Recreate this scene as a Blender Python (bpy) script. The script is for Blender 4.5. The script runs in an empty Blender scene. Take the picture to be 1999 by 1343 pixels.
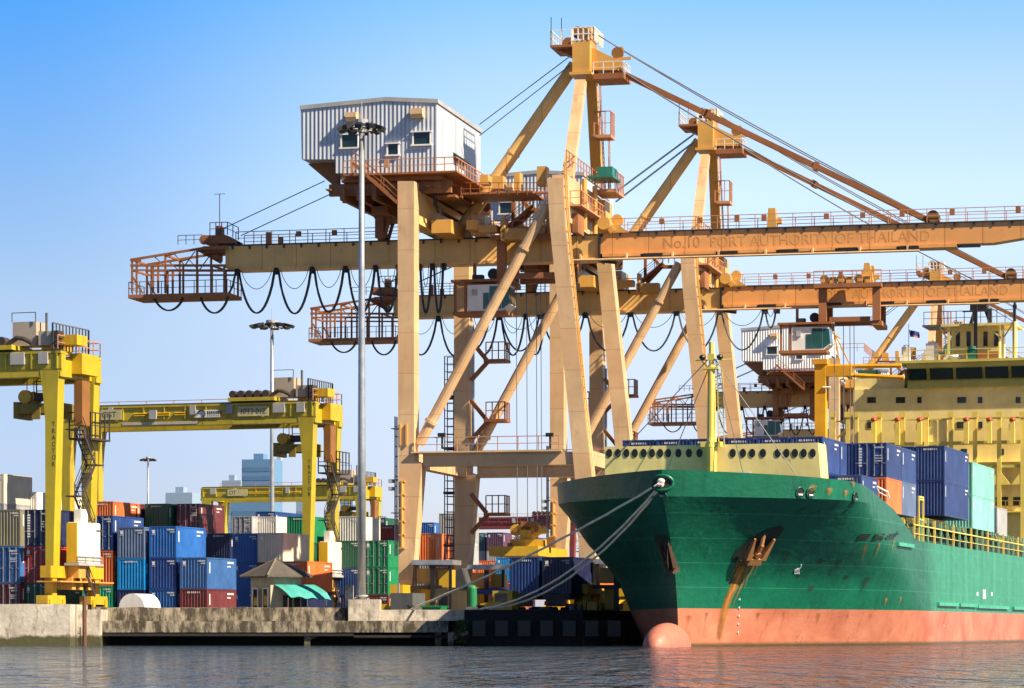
import bpy, bmesh, math, random
from mathutils import Vector as V, Matrix
from math import sin, cos, pi, radians as R
random.seed(7)
SC = bpy.context.scene
COL = SC.collection
# ------------------------------------------------------------------ camera
F, CX, HY, CZ = 5888.0, 999.5, 1228.0, 1.25      # focal length in photo pixels, centre column, horizon row, eye height
cam = bpy.data.cameras.new('camera'); camo = bpy.data.objects.new('camera', cam); COL.objects.link(camo)
camo.location = (0, 0, CZ); camo.rotation_euler = (R(90), 0, 0)
cam.sensor_width = 36; cam.lens = F/1999*36; cam.shift_y = (HY-671.5)/1999
cam.clip_start = 1; cam.clip_end = 20000
SC.camera = camo
# ------------------------------------------------------------------ light
SUN_AZ, SUN_EL = R(31), R(41)                     # from +X towards the viewer, and up
SD = V((cos(SUN_EL)*cos(SUN_AZ), -cos(SUN_EL)*sin(SUN_AZ), sin(SUN_EL)))
sl = bpy.data.lights.new('sun', 'SUN'); sl.energy = 5.0; sl.angle = R(.5); sl.color = (1, .83, .60)
so = bpy.data.objects.new('sun', sl); COL.objects.link(so); so.rotation_euler = SD.to_track_quat('Z', 'Y').to_euler()
so.location = (200, -100, 200)
W = bpy.data.worlds.new('World'); SC.world = W; W.use_nodes = True
nt = W.node_tree; bg = nt.nodes['Background']
sky = nt.nodes.new('ShaderNodeTexSky'); sky.sky_type = 'NISHITA'; sky.sun_disc = False
sky.sun_elevation = SUN_EL; sky.sun_rotation = R(90+31)
sky.air_density = 1.0; sky.dust_density = 0.6; sky.ozone_density = 2.0
tc = nt.nodes.new('ShaderNodeTexCoord'); sx = nt.nodes.new('ShaderNodeSeparateXYZ')
mx = nt.nodes.new('ShaderNodeMix'); mx.data_type = 'RGBA'; mx.blend_type = 'MULTIPLY'; mx.inputs[0].default_value = 1
nt.links.new(tc.outputs['Generated'], sx.inputs[0])
def sky_ramp(stops):                               # tint of the sky by height, away from the sun and towards it
    rp = nt.nodes.new('ShaderNodeValToRGB'); nt.links.new(sx.outputs['Z'], rp.inputs[0]); e = rp.color_ramp.elements
    e[0].position = stops[0][0]; e[0].color = (*stops[0][1], 1); e[1].position = 1; e[1].color = (*stops[-1][1], 1)
    for p_, c_ in stops[1:-1]:
        q = e.new(p_); q.color = (*c_, 1)
    return rp.outputs[0]
left = sky_ramp([(0, (.42, .44, .66)), (.0556, (.439, .462, .66)), (.106, (.50, .50, .60)), (.145, (.38, .48, .64)), (.203, (.17, .455, .76)), (.3, (.08, .17, .32)), (1, (.05, .10, .2))])
right = sky_ramp([(0, (.60, .57, .76)), (.0556, (.633, .60, .765)), (.0893, (.77, .68, .76)), (.142, (1.02, .92, .92)), (.18, (.84, .85, .87)), (.205, (.56, .77, .88)), (.3, (.14, .26, .40)), (1, (.06, .11, .2))])
xr = nt.nodes.new('ShaderNodeMapRange'); xr.interpolation_type = 'SMOOTHSTEP'; xr.inputs[1].default_value = -.17; xr.inputs[2].default_value = .02; nt.links.new(sx.outputs['X'], xr.inputs[0])
ml = nt.nodes.new('ShaderNodeMix'); ml.data_type = 'RGBA'
nt.links.new(xr.outputs[0], ml.inputs[0]); nt.links.new(left, ml.inputs[6]); nt.links.new(right, ml.inputs[7])
nt.links.new(sky.outputs[0], mx.inputs[6]); nt.links.new(ml.outputs[2], mx.inputs[7])
nt.links.new(mx.outputs[2], bg.inputs[0]); bg.inputs[1].default_value = 0.099
SC.view_settings.view_transform = 'Standard'; SC.view_settings.look = 'None'; SC.view_settings.gamma = 1
SC.view_settings.exposure = 1.25
SC.cycles.use_denoising = True
SC.cycles.max_bounces = 6; SC.cycles.transparent_max_bounces = 8
SC.cycles.sample_clamp_indirect = 6

# ------------------------------------------------------------------ materials
MATS = {}
def nodes(name, base, rough, metal=0.0):
    m = bpy.data.materials.new(name); m.use_nodes = True
    t = m.node_tree; b = t.nodes['Principled BSDF']
    b.inputs['Base Color'].default_value = (*base, 1); b.inputs['Roughness'].default_value = rough; b.inputs['Metallic'].default_value = metal
    return m, t, b
def N(t, kind, **kw):
    n = t.nodes.new('ShaderNode'+kind)
    for k, v in kw.items(): setattr(n, k, v)
    return n
def coords(t, scale=(1, 1, 1)):
    c = N(t, 'TexCoord'); m = N(t, 'Mapping'); m.inputs['Scale'].default_value = scale
    t.links.new(c.outputs['Object'], m.inputs[0]); return m.outputs[0]
def noise(t, scale, detail=4, sc=(1, 1, 1), rough=.6):
    n = N(t, 'TexNoise'); n.inputs['Scale'].default_value = scale; n.inputs['Detail'].default_value = detail; n.inputs['Roughness'].default_value = rough
    t.links.new(coords(t, sc), n.inputs['Vector']); return n.outputs[0]
def ramp(t, fac, a, b, ca=(0, 0, 0, 1), cb=(1, 1, 1, 1)):
    r = N(t, 'ValToRGB'); r.color_ramp.elements[0].position = a; r.color_ramp.elements[1].position = b
    r.color_ramp.elements[0].color = ca; r.color_ramp.elements[1].color = cb
    t.links.new(fac, r.inputs[0]); return r.outputs[0]
def mixc(t, fac, a, b, mode='MIX'):
    m = N(t, 'Mix', data_type='RGBA', blend_type=mode)
    for i, x in ((0, fac), (6, a), (7, b)):
        if hasattr(x, 'is_output'): t.links.new(x, m.inputs[i])
        else: m.inputs[i].default_value = x if i == 0 else (*x[:3], 1)
    return m.outputs[2]
def dark(c, k, warm=1.0): return (c[0]*k*warm, c[1]*k, c[2]*k/warm)
def paint(name, base, rough=.42, grime=.5, rust=.35, seams=0, bump=0, stripe=0, var=.25, panels=0):
    """weathered paint: patchy tone, vertical dirt runs, rust spots, optional panel seams / sheet ribs"""
    if name in MATS: return MATS[name]
    m, t, b = nodes(name, base, rough)
    c = mixc(t, ramp(t, noise(t, .35, 5), .3, .72), dark(base, 1-var), tuple(min(1, x*1.06) for x in base))
    c = mixc(t, ramp(t, noise(t, .8, 4, (1.6, 1.6, .12)), .54, .78, cb=(grime, grime, grime, 1)), c, dark(base, .42, 1.12))
    if rust: c = mixc(t, ramp(t, noise(t, 1.1, 7, (1, 1, .45), .72), .66-.12*rust, .8, cb=(.85, .85, .85, 1)), c, (.16, .06, .025))
    if panels:                                     # plates welded end to end, each painted at its own time
        s = N(t, 'SeparateXYZ'); t.links.new(coords(t), s.inputs[0]); dv = N(t, 'Math', operation='DIVIDE'); dv.inputs[1].default_value = panels; t.links.new(s.outputs[2], dv.inputs[0])
        fl = N(t, 'Math', operation='FLOOR'); t.links.new(dv.outputs[0], fl.inputs[0]); wn = N(t, 'TexWhiteNoise', noise_dimensions='1D'); t.links.new(fl.outputs[0], wn.inputs['W'])
        c = mixc(t, ramp(t, wn.outputs['Value'], .35, .9, cb=(.5, .5, .5, 1)), c, (base[0]*.86, base[1]*.72, base[2]*.62))
        fr = N(t, 'Math', operation='FRACT'); t.links.new(dv.outputs[0], fr.inputs[0]); lt = N(t, 'Math', operation='LESS_THAN'); lt.inputs[1].default_value = .018; t.links.new(fr.outputs[0], lt.inputs[0])
        q = N(t, 'Math', operation='MULTIPLY'); q.inputs[1].default_value = .55; t.links.new(lt.outputs[0], q.inputs[0]); c = mixc(t, q.outputs[0], c, dark(base, .35, 1.2))
    if seams:
        s = N(t, 'SeparateXYZ'); t.links.new(coords(t), s.inputs[0])
        f = N(t, 'Math', operation='PINGPONG'); f.inputs[1].default_value = seams/2; t.links.new(s.outputs[0], f.inputs[0])
        l = N(t, 'Math', operation='LESS_THAN'); l.inputs[1].default_value = .035; t.links.new(f.outputs[0], l.inputs[0])
        q = N(t, 'Math', operation='MULTIPLY'); q.inputs[1].default_value = .7; t.links.new(l.outputs[0], q.inputs[0])
        c = mixc(t, q.outputs[0], c, dark(base, .3, 1.2))
    t.links.new(c, b.inputs['Base Color'])
    t.links.new(ramp(t, noise(t, 2.2, 3), .2, .8, (rough*.75,)*3+(1,), (min(1, rough*1.35),)*3+(1,)), b.inputs['Roughness'])
    if stripe:
        w = N(t, 'TexWave', bands_direction='DIAGONAL'); w.inputs['Scale'].default_value = stripe
        t.links.new(coords(t, (1, 1, 0)), w.inputs['Vector'])
        bp = N(t, 'Bump'); bp.inputs['Strength'].default_value = .9; bp.inputs['Distance'].default_value = .06
        t.links.new(w.outputs['Fac'], bp.inputs['Height']); t.links.new(bp.outputs[0], b.inputs['Normal'])
    elif bump:
        bp = N(t, 'Bump'); bp.inputs['Strength'].default_value = bump; bp.inputs['Distance'].default_value = .05
        t.links.new(noise(t, 1.2, 5), bp.inputs['Height']); t.links.new(bp.outputs[0], b.inputs['Normal'])
    MATS[name] = m; return m
def plain(name, base, rough=.5, metal=0):
    if name in MATS: return MATS[name]
    m, t, b = nodes(name, base, rough, metal)
    t.links.new(mixc(t, ramp(t, noise(t, 1.7, 4), .3, .7), dark(base, .7), base), b.inputs['Base Color'])
    MATS[name] = m; return m
def concrete(name, base, stain=(.05, .045, .03), s0=.46, s1=.7, algae=None):
    m, t, b = nodes(name, base, .85)
    c = mixc(t, ramp(t, noise(t, .5, 8, rough=.7), .35, .7), dark(base, .55), base)
    c = mixc(t, ramp(t, noise(t, 1.3, 8, (1.3, 1.3, .4), .75), s0, s1), c, stain)
    c = mixc(t, ramp(t, noise(t, 5, 5), .58, .72, cb=(.6, .6, .6, 1)), c, dark(base, .35))
    if algae is not None:
        s = N(t, 'SeparateXYZ'); t.links.new(coords(t), s.inputs[0])
        a = N(t, 'Math', operation='ADD'); t.links.new(s.outputs[2], a.inputs[0]); t.links.new(noise(t, .9, 5), a.inputs[1])
        mr_ = N(t, 'MapRange'); mr_.inputs[1].default_value = algae+.42; mr_.inputs[2].default_value = algae+.62; t.links.new(a.outputs[0], mr_.inputs[0]); c = mixc(t, mr_.outputs[0], (.06, .058, .024), c)
    t.links.new(c, b.inputs['Base Color'])
    bp = N(t, 'Bump'); bp.inputs['Strength'].default_value = .6; bp.inputs['Distance'].default_value = .08
    t.links.new(noise(t, 2.5, 8), bp.inputs['Height']); t.links.new(bp.outputs[0], b.inputs['Normal'])
    MATS[name] = m; return m

cream = paint('crane_cream', (.68, .47, .265), .38, .75, .6, panels=3.4, var=.32)
tan = paint('crane_tan', (.80, .49, .165), .4, .5, .25, seams=3.1)
orange = paint('crane_orange', (.72, .335, .105), .42, .45, .2, seams=3.1)
amber = paint('crane_amber', (.62, .34, .075), .4, .6, .4)
brown = paint('crane_brown', (.30, .12, .045), .6, .6, .6)
rusty = paint('crane_rusty', (.30, .11, .035), .55, .6, .5)
deckdark = plain('walkway_dark', (.045, .035, .04), .6)
railm = paint('rail_paint', (.50, .24, .12), .5, .3, .3)
black = plain('black_rubber', (.012, .013, .015), .5)
cable = plain('cable_sheath', (.03, .045, .055), .5)
wire = plain('wire_rope', (.10, .11, .13), .45)
glass = plain('window_glass', (.015, .03, .035), .06)
tealglass = plain('cabin_glass', (.02, .10, .10), .05)
white = paint('white_paint', (.78, .77, .74), .4, .3, .1)
housem = paint('sheet_cladding', (.40, .45, .53), .4, .65, 0, stripe=1.75, var=.08)
greyp = paint('grey_paint', (.36, .37, .38), .5, .4, .1)
steel = plain('galvanised_steel', (.42, .45, .48), .35, .55)
ryel = paint('gantry_yellow', (.44, .355, .022), .36, .85, .45)
ryel2 = paint('machinery_yellow', (.60, .37, .018), .4, .8, .5)
sheave = paint('sheave_brown', (.25, .11, .03), .5, .5, .5)
letter = plain('faded_lettering', (.54, .245, .075), .6)
letter2 = plain('very_faded_lettering', (.64, .295, .092), .6)
ink = plain('dark_lettering', (.05, .05, .03), .6)
whiteink = plain('white_lettering', (.72, .74, .76), .6)
teal = plain('teal_equipment', (.02, .18, .14), .4)

# ------------------------------------------------------------------ mesh builder
class MB:
    def __init__(s): s.v = []; s.f = []
    def add(s, vs, fs):
        o = len(s.v); s.v += [tuple(x) for x in vs]; s.f += [tuple(i+o for i in f) for f in fs]
    def hexa(s, p): s.add(p, [(0, 3, 2, 1), (4, 5, 6, 7), (0, 1, 5, 4), (1, 2, 6, 5), (2, 3, 7, 6), (3, 0, 4, 7)])
    def box(s, x0, x1, y0, y1, z0, z1):
        s.hexa([(x0, y0, z0), (x1, y0, z0), (x1, y1, z0), (x0, y1, z0), (x0, y0, z1), (x1, y0, z1), (x1, y1, z1), (x0, y1, z1)])
    def frame(s, p, q, up=(0, 0, 1)):
        d = (V(q)-V(p)).normalized(); up = V(up)
        if abs(d.dot(up)) > .98: up = V((0, 1, 0))
        a = d.cross(up).normalized(); return d, a, a.cross(d)
    def beam(s, p, q, w, h=None, w2=None, h2=None, up=(0, 0, 1)):
        h = w if h is None else h; w2 = w if w2 is None else w2; h2 = h if h2 is None else h2
        p, q = V(p), V(q); d, a, b = s.frame(p, q, up)
        s.hexa([p-a*w/2-b*h/2, p+a*w/2-b*h/2, p+a*w/2+b*h/2, p-a*w/2+b*h/2, q-a*w2/2-b*h2/2, q+a*w2/2-b*h2/2, q+a*w2/2+b*h2/2, q-a*w2/2+b*h2/2])
    def tube(s, p, q, r, n=6, r2=None):
        s.path([p, q], r, n, r2)
    def path(s, pts, r, n=6, r2=None):
        pts = [V(p) for p in pts]; rings = []; base = len(s.v); K = len(pts)
        for i, p in enumerate(pts):
            d = pts[min(i+1, K-1)]-pts[max(i-1, 0)]
            _, a, b = s.frame(V((0, 0, 0)), d); rr = r if r2 is None else r+(r2-r)*i/(K-1)
            s.v += [tuple(p+a*rr*cos(2*pi*j/n)+b*rr*sin(2*pi*j/n)) for j in range(n)]
        for i in range(K-1):
            for j in range(n):
                k = (j+1) % n; s.f.append((base+i*n+j, base+i*n+k, base+(i+1)*n+k, base+(i+1)*n+j))
        s.f.append(tuple(base+j for j in reversed(range(n)))); s.f.append(tuple(base+(K-1)*n+j for j in range(n)))
    def prism(s, poly, vec):
        vec = V(vec); n = len(poly); a = [V(p) for p in poly]
        s.add(a+[p+vec for p in a], [tuple(range(n)), tuple(reversed(range(n, 2*n)))]+[(i, i+n, (i+1) % n+n, (i+1) % n) for i in range(n)])
    def cyl(s, c, ax, r, h, n=14): ax = V(ax).normalized(); s.tube(V(c)-ax*h/2, V(c)+ax*h/2, r, n)
    def rail(s, pts, h=1.1, r=.03, sp=1.6, mid=True, panel=False):
        pts = [V(p) for p in pts]; up = V((0, 0, h))
        for p, q in zip(pts, pts[1:]):
            n = max(1, round((q-p).length/sp))
            for i in range(n+1): s.beam(p.lerp(q, i/n), p.lerp(q, i/n)+up, 2*r)
            s.beam(p+up, q+up, 2*r)
            if mid: s.beam(p+up*.5, q+up*.5, 1.6*r)
    def ladder(s, p, q, side, w=.5, sp=.4, r=.035, cage=0):
        p, q = V(p), V(q); sd = V(side).normalized()*w/2
        s.beam(p-sd, q-sd, 2*r); s.beam(p+sd, q+sd, 2*r)
        n = int((q-p).length/sp)
        for i in range(1, n): c = p.lerp(q, i/n); s.beam(c-sd, c+sd, 1.5*r)
    def stair(s, p, q, wv, rail=True, step=.3):
        p, q, wv = V(p), V(q), V(wv)
        s.beam(p, q, .06, .25); s.beam(p+wv, q+wv, .06, .25)
        n = max(2, int(abs(q.z-p.z)/step))
        for i in range(1, n): c = p.lerp(q, i/n); s.beam(c, c+wv, .22, .04)
        if rail:
            for o in (V((0, 0, 0)), wv):
                s.beam(p+o+V((0, 0, 1)), q+o+V((0, 0, 1)), .05); s.beam(p+o+V((0, 0, .5)), q+o+V((0, 0, .5)), .04)
                for i in range(0, n+1, 4): c = p.lerp(q, i/n)+o; s.beam(c, c+V((0, 0, 1)), .05)
    def ball(s, c, r, n=10, m=6):
        c = V(c); rx, ry, rz = (r, r, r) if not hasattr(r, '__len__') else r; base = len(s.v)
        for i in range(m+1):
            ph = -pi/2+pi*i/m
            for j in range(n): s.v.append((c.x+rx*cos(ph)*cos(2*pi*j/n), c.y+ry*cos(ph)*sin(2*pi*j/n), c.z+rz*sin(ph)))
        for i in range(m):
            for j in range(n): k = (j+1) % n; s.f.append((base+i*n+j, base+i*n+k, base+(i+1)*n+k, base+(i+1)*n+j))
    def mesh(s, name, smooth=False):
        me = bpy.data.meshes.new(name); me.from_pydata(s.v, [], s.f)
        bm = bmesh.new(); bm.from_mesh(me); bmesh.ops.remove_doubles(bm, verts=bm.verts, dist=1e-5) if smooth else None
        bmesh.ops.recalc_face_normals(bm, faces=bm.faces); bm.to_mesh(me); bm.free()
        if smooth:
            for p in me.polygons: p.use_smooth = True
        return me
    def build(s, name, mat, parent=None, smooth=False):
        return obj(name, s.mesh(name, smooth), mat, parent)
def obj(name, me, mat, parent=None):
    o = bpy.data.objects.new(name, me)
    if mat is not None:
        if not me.materials: me.materials.append(mat)
        elif me.materials[0] != mat: o.material_slots[0].link = 'OBJECT'; o.material_slots[0].material = mat
    COL.objects.link(o); o.parent = parent; return o
def tag(o, label=None, cat=None, group=None, kind=None):
    for k, v in (('label', label), ('category', cat), ('group', group), ('kind', kind)):
        if v: o[k] = v
    return o
def thing(name, label, cat, loc=(0, 0, 0), rz=0, group=None):
    o = bpy.data.objects.new(name, None); COL.objects.link(o); o.location = loc; o.rotation_euler = (0, 0, rz); o.empty_display_size = .5
    return tag(o, label, cat, group)
def copy_tree(o, parent=None, skip=()):
    c = o.copy(); COL.objects.link(c); c.parent = parent
    for ch in list(o.children):
        if ch.name.split('.')[0] not in skip: copy_tree(ch, c, skip)
    return c
def at(px, py, Y): return V(((px-CX)*Y/F, Y, CZ+(HY-py)*Y/F))
def atx(px, Y): return (px-CX)*Y/F
class Local:
    """a turned local frame (x along u, y along v); turns a measured image point on a plane of the object into its own metres"""
    def __init__(s, ox, oy, oz, yaw):
        s.o = V((ox, oy, oz)); s.a = yaw; s.u = V((cos(yaw), -sin(yaw), 0)); s.v = V((sin(yaw), cos(yaw), 0))
    def on_v(s, px, py, v):
        k = (px-CX)/F; b = s.o+s.v*v
        u = (k*b.y-b.x)/(s.u.x-k*s.u.y); Y = b.y+u*s.u.y
        return V((u, v, CZ+(HY-py)*Y/F-s.o.z))
    def on_u(s, px, py, u):
        k = (px-CX)/F; b = s.o+s.u*u
        v = (k*b.y-b.x)/(s.v.x-k*s.v.y); Y = b.y+v*s.v.y
        return V((u, v, CZ+(HY-py)*Y/F-s.o.z))
    def world(s, p): return s.o+s.u*p[0]+s.v*p[1]+V((0, 0, p[2]))
def text(name, body, size, mat, parent, origin, xdir, zdir, sx=1.0, ext=.006):
    cu = bpy.data.curves.new(name, 'FONT'); cu.body = body; cu.size = size; cu.extrude = ext
    o = bpy.data.objects.new('tmp', cu); me = bpy.data.meshes.new_from_object(o); bpy.data.objects.remove(o)
    me.name = name; x = V(xdir).normalized(); z = V(zdir).normalized(); y = x.cross(z)*-1
    M = Matrix((( *x, 0), (*z, 0), (*(x.cross(z)), 0), (0, 0, 0, 1))).transposed(); M.translation = V(origin)
    me.transform(M @ Matrix.Diagonal((sx, 1, 1, 1)))
    return obj(name, me, mat, parent)

G = 1.95                                           # yard level above the water
YAW = R(18)                                        # the quay runs 18 degrees right of the view
QD = V((sin(YAW), cos(YAW), 0)); QN = V((cos(YAW), -sin(YAW), 0))

# ------------------------------------------------------------------ setting
def water():
    m, t, b = nodes('harbour_water', (.018, .048, .08), .07)
    b.inputs['IOR'].default_value = 1.33
    n1 = noise(t, 1, 3, (.42, .07, 1)); n2 = noise(t, 1, 4, (1.5, .21, 1)); n3 = noise(t, 1, 2, (4.5, 1.1, 1))
    bp = None
    for h, st, di in ((n1, 1, 3.2), (n2, 1, 1.3), (n3, 1, .07)):
        q = N(t, 'Bump'); q.inputs['Strength'].default_value = st; q.inputs['Distance'].default_value = di
        t.links.new(h, q.inputs['Height'])
        if bp: t.links.new(bp.outputs[0], q.inputs['Normal'])
        bp = q
    t.links.new(bp.outputs[0], b.inputs['Normal'])
    w = MB(); w.add([(-4000, -200, 0), (4000, -200, 0), (4000, 9000, 0), (-4000, 9000, 0)], [(0, 1, 2, 3)])
    return tag(w.build('water', m), kind='structure')
water()
QX, QY = 5.4, 231.0                                # quay corner
asphalt = concrete('yard_paving', (.20, .19, .17), (.06, .055, .05))
g = MB(); far = QD*6000
g.prism([(-3000, 231.6, -2), (QX+.15, 231.6, -2), (QX+far.x, QY+far.y, -2), (-3000, 8000, -2)], (0, 0, 2+G))
tag(g.build('ground', asphalt), kind='structure')

# quay walls
cw = concrete('old_white_concrete', (.60, .55, .47), (.15, .125, .095), .50, .68, algae=.72)
co = concrete('old_grey_concrete', (.42, .36, .27), (.05, .04, .026), .40, .56, algae=.2)
cd = concrete('tarred_shade_concrete', (.016, .016, .018), (.01, .01, .01))  # near-black tar, with shade by the ship and under the ledge coloured in
def wall(name, x0, x1, y0, y1, z0, z1, mat, label, jag=.0, cat='wall'):
    b = MB(); n = max(2, int((x1-x0)/1.5)); rs = [random.uniform(-jag, jag) for _ in range(n+1)]
    vs = []
    for i in range(n+1):
        x = x0+(x1-x0)*i/n
        vs += [(x, y0+random.uniform(-jag, jag)*.6, z0), (x, y0, z1+rs[i]), (x, y1, z1), (x, y1, z0)]
    fs = [(0, 1, 2, 3), tuple(n*4+i for i in (3, 2, 1, 0))]
    for i in range(n):
        a = i*4; c = a+4
        fs += [(a+k, c+k, c+(k+1) % 4, a+(k+1) % 4) for k in range(4)]
    b.add(vs, fs); o = b.build(name, mat); return tag(o, label, cat, 'quay walls')
wall('quay_wall', atx(-120, 222), atx(137, 222), 222, 231, -1.5, 3.1, cw, 'whitewashed concrete quay wall at far left with green algae foot', .02)
wall('quay_wall', atx(137, 226)+.05, atx(196, 226), 226, 231.2, -1.5, 2.72, cw, 'short lower white wall beside the rusty pile at the quay step', .03)
wall('quay_wall', atx(181, 230), atx(674, 230), 230, 231.5, 1.87, 2.9, co, 'long stained grey parapet wall under the hut and container stacks', .07)
wall('quay_ledge', atx(184, 227), atx(874, 227), 227, 231.5, 1.0, 1.85, co, 'long weathered concrete ledge jutting over the dark piles', .06, 'ledge')
wall('quay_wall', atx(742, 230), atx(905, 230), 230, 231.55, 1.88, 2.72, cw, 'low pale wall right of the light mast block near the ropes', .05)
wall('quay_wall', atx(905, 230.3)+.05, QX, 230.3, 231.5, -1.5, 2.72, cd, 'black tarred quay face with the shade of the ship in its colour')
b = MB(); b.box(atx(150, 231), atx(905, 231), 231.3, 231.58, -1.5, 1.84); tag(b.build('quay_wall', cd), 'dark back wall under the ledge behind the piles', 'wall', 'quay walls')  # closes the void below the ledge, its shade put into the colour
# long side of the berth
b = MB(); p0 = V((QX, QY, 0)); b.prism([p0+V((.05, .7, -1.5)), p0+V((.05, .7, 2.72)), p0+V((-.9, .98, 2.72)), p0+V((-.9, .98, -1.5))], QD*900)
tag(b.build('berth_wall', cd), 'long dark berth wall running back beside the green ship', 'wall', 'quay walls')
for i, px in enumerate((600, 855, 880)):
    b = MB(); x = atx(px, 227.4); b.box(x-.22, x+.22, 227.2, 227.8, -1.5, .995); b.beam((x, 227.5, .5), (x+1.2, 229.5, .98), .2)
    tag(b.build('quay_pile', co), ['thin grey pile under the middle of the ledge', 'left of the two piles at the right end of the ledge', 'right of the two piles at the right end of the ledge'][i], 'pile', 'piles under the ledge')
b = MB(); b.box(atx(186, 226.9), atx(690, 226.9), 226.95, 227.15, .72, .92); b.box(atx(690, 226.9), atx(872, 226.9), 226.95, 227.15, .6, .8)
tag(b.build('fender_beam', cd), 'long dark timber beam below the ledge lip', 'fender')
b = MB(); x = atx(165, 224.5); b.tube((x, 224.5, -1.5), (x, 224.5, 3.7), .16, 8); tag(b.build('mooring_pile', paint('pile_rust', (.12, .05, .03), .7, .6, .9)), 'thin rusty pile standing before the quay step', 'pile')
b = MB(); b.ladder((atx(150, 225.7), 225.7, -.5), (atx(150, 225.7), 225.7, 1.4), (1, 0, 0)); tag(b.build('quay_ladder', black), 'small black ladder down to the water beside the rusty pile', 'ladder')
for i in range(7):
    px = 935+i*44; x = atx(px, 230); b = MB()
    b.box(x-.5, x+.5, 229.75, 230.25, .7, 1.9); b.box(x-.45, x+.45, 229.6, 229.745, .9, 1.7)
    tag(b.build('rubber_fender', black), 'black rubber fender on the tarred quay face, number %s from the bush towards the bow' % ('one two three four five six seven'.split()[i]), 'fender', 'fenders on the tarred quay')

# ------------------------------------------------------------------ ship-to-shore crane
def loop(mb, p, q, sag, r, n=14, k=6):
    p, q = V(p), V(q); mb.path([p.lerp(q, i/n)-V((0, 0, sag*(1-(2*i/n-1)**2)**.8)) for i in range(n+1)], r, k)
O1 = V((atx(798, 250), 250, G)); CY = R(13)
A = Local(O1.x, O1.y, O1.z, CY); P = A.on_v
VM, VF = 9.5, 19.0
def make_crane():
    root = thing('ship_to_shore_crane', 'nearest and largest cream and orange dockside gantry crane', 'crane', O1, -CY, 'dockside gantry cranes')
    def part(name, mat, mb, smooth=False): return mb.build(name, mat, root, smooth)
    def UZ(px, py): q = P(px, py, 0); return q.x, q.z
    def poly(pts, v0, v1):
        m = MB(); m.prism([(UZ(*p)[0], v0, UZ(*p)[1]) for p in pts], (0, v1-v0, 0)); return m
    for v in (0, VF):                                   # four legs, two braces, two sill beams
        m = poly([(781, 356), (813, 356), (813, 900), (828, 905), (809, 1142), (783, 1142)], v-.8, v+.8)
        part('leg', cream, m)
        m = poly([(1072, 350), (1103, 350), (1107, 440), (1159, 930), (1168, 1142), (1138, 1142), (1126, 930), (1077, 440)], v-.8, v+.8)
        part('leg', cream, m)
        m = MB(); a, c = P(818, 868, 0), P(1069, 398, 0); a.y = c.y = v; m.tube(a, c, .45, 12)
        d = (c-a).normalized(); m.tube(a+d*2.0, a+d*2.25, .58, 12); m.tube(c-d*4.2, c-d*4.0, .56, 12)
        part('brace', cream, m, False)
        m = MB(); x0, z0 = UZ(829, 911); x1, z1 = UZ(1124, 882); m.box(x0, x1, v-.6, v+.6, z0, z1)
        xa = UZ(796, 0)[0]; m.box(x0-.9, x1-1, v-1.1, v+1.1, z1+.01, z1+.13)
        part('sill_beam', cream, m)
        m = MB(); m.rail([(x0-.4, v-1.0, z1+.13), (x1-1.2, v-1.0, z1+.13)], 1.15, .035); part('railing', railm, m)
    for x, zt, zb, nm in ((UZ(797, 0)[0], UZ(850, 368)[1], UZ(850, 432)[1], 1), (UZ(1088, 0)[0], UZ(1088, 338)[1], UZ(1088, 428)[1], 2)):
        m = MB(); m.box(x-.62, x+.62, .82, VF-.82, zb, zt); part('portal_beam', cream if nm == 2 else tan, m)
        z = UZ(850, 882)[1]; m = MB(); xx = x if nm == 1 else UZ(1140, 0)[0]; m.box(xx-.5, xx+.5, .82, VF-.82, z-1.2, z-.02); part('portal_beam', cream, m)
    # bogies
    zb = UZ(850, 1142)[1]
    for x in (UZ(796, 0)[0], UZ(1151, 0)[0]):
        for v in (0, VF):
            m = MB(); m.box(x-.55, x+.55, v-3.6, v+3.6, zb-.8, zb-.02)
            for dv in (-2.6, 2.6):
                m.prism([(x-.5, v+dv-1.6, .75), (x-.5, v+dv+1.6, .75), (x-.5, v+dv+1.3, 1.5), (x-.5, v+dv+.5, zb-.79), (x-.5, v+dv-.5, zb-.79), (x-.5, v+dv-1.3, 1.5)], (1, 0, 0))
                for dw in (-.85, .85): m.box(x+.56, x+1.35, v+dv+dw-.35, v+dv+dw+.35, .7, 1.5); m.box(x-1.25, x-.56, v+dv+dw-.3, v+dv+dw+.3, .6, 1.35)
            o = part('bogie', ryel2, m)
            m = MB()
            for dv in (-3.45, -1.75, 1.75, 3.45): m.cyl((x, v+dv, .42), (1, 0, 0), .42, .3)
            m.build('wheel_set', black, o)
            m = MB(); m.box(x+1.0, x+2.2, v-.8, v+.8, zb+.1, zb+1.35); part('equipment_box', amber, m)
            m = MB(); m.box(x+2.75, x+3.9, v-.7, v+.7, zb-.2, zb+1.25); m.box(x+1.3, x+2.3, v-.5, v+.5, .9, zb-.3); part('equipment_box', ryel2, m)
            m = MB(); m.beam((x+2.45, v-1.2, .4), (x+2.45, v-1.2, zb+1.6), .35); m.beam((x+3.95, v-1.2, .5), (x+3.95, v-1.2, zb+1.6), .22); m.box(x+.6, x+3.2, v-1.3, v-.9, zb-.35, zb-.05); part('platform_post', black, m)
            m = MB(); m.box(x+.7, x+4.2, v-1.5, v+1.5, zb+1.65, zb+2.05); part('service_platform', steel, m)
    x = UZ(905, 0)[0]
    # girder + boom
    zt, zbm = P(800, 470, VM-.8).z, P(800, 519, VM-.8).z
    gx0, gx1 = P(440, 500, VM-.8).x, P(1170, 500, VM-.8).x
    m = MB(); m.box(gx0, gx1, VM-.8, VM+.8, zbm+.25, zt); m.box(gx0+1, gx1, VM-1.0, VM+1.0, zbm, zbm+.248); part('girder', tan, m)
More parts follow.
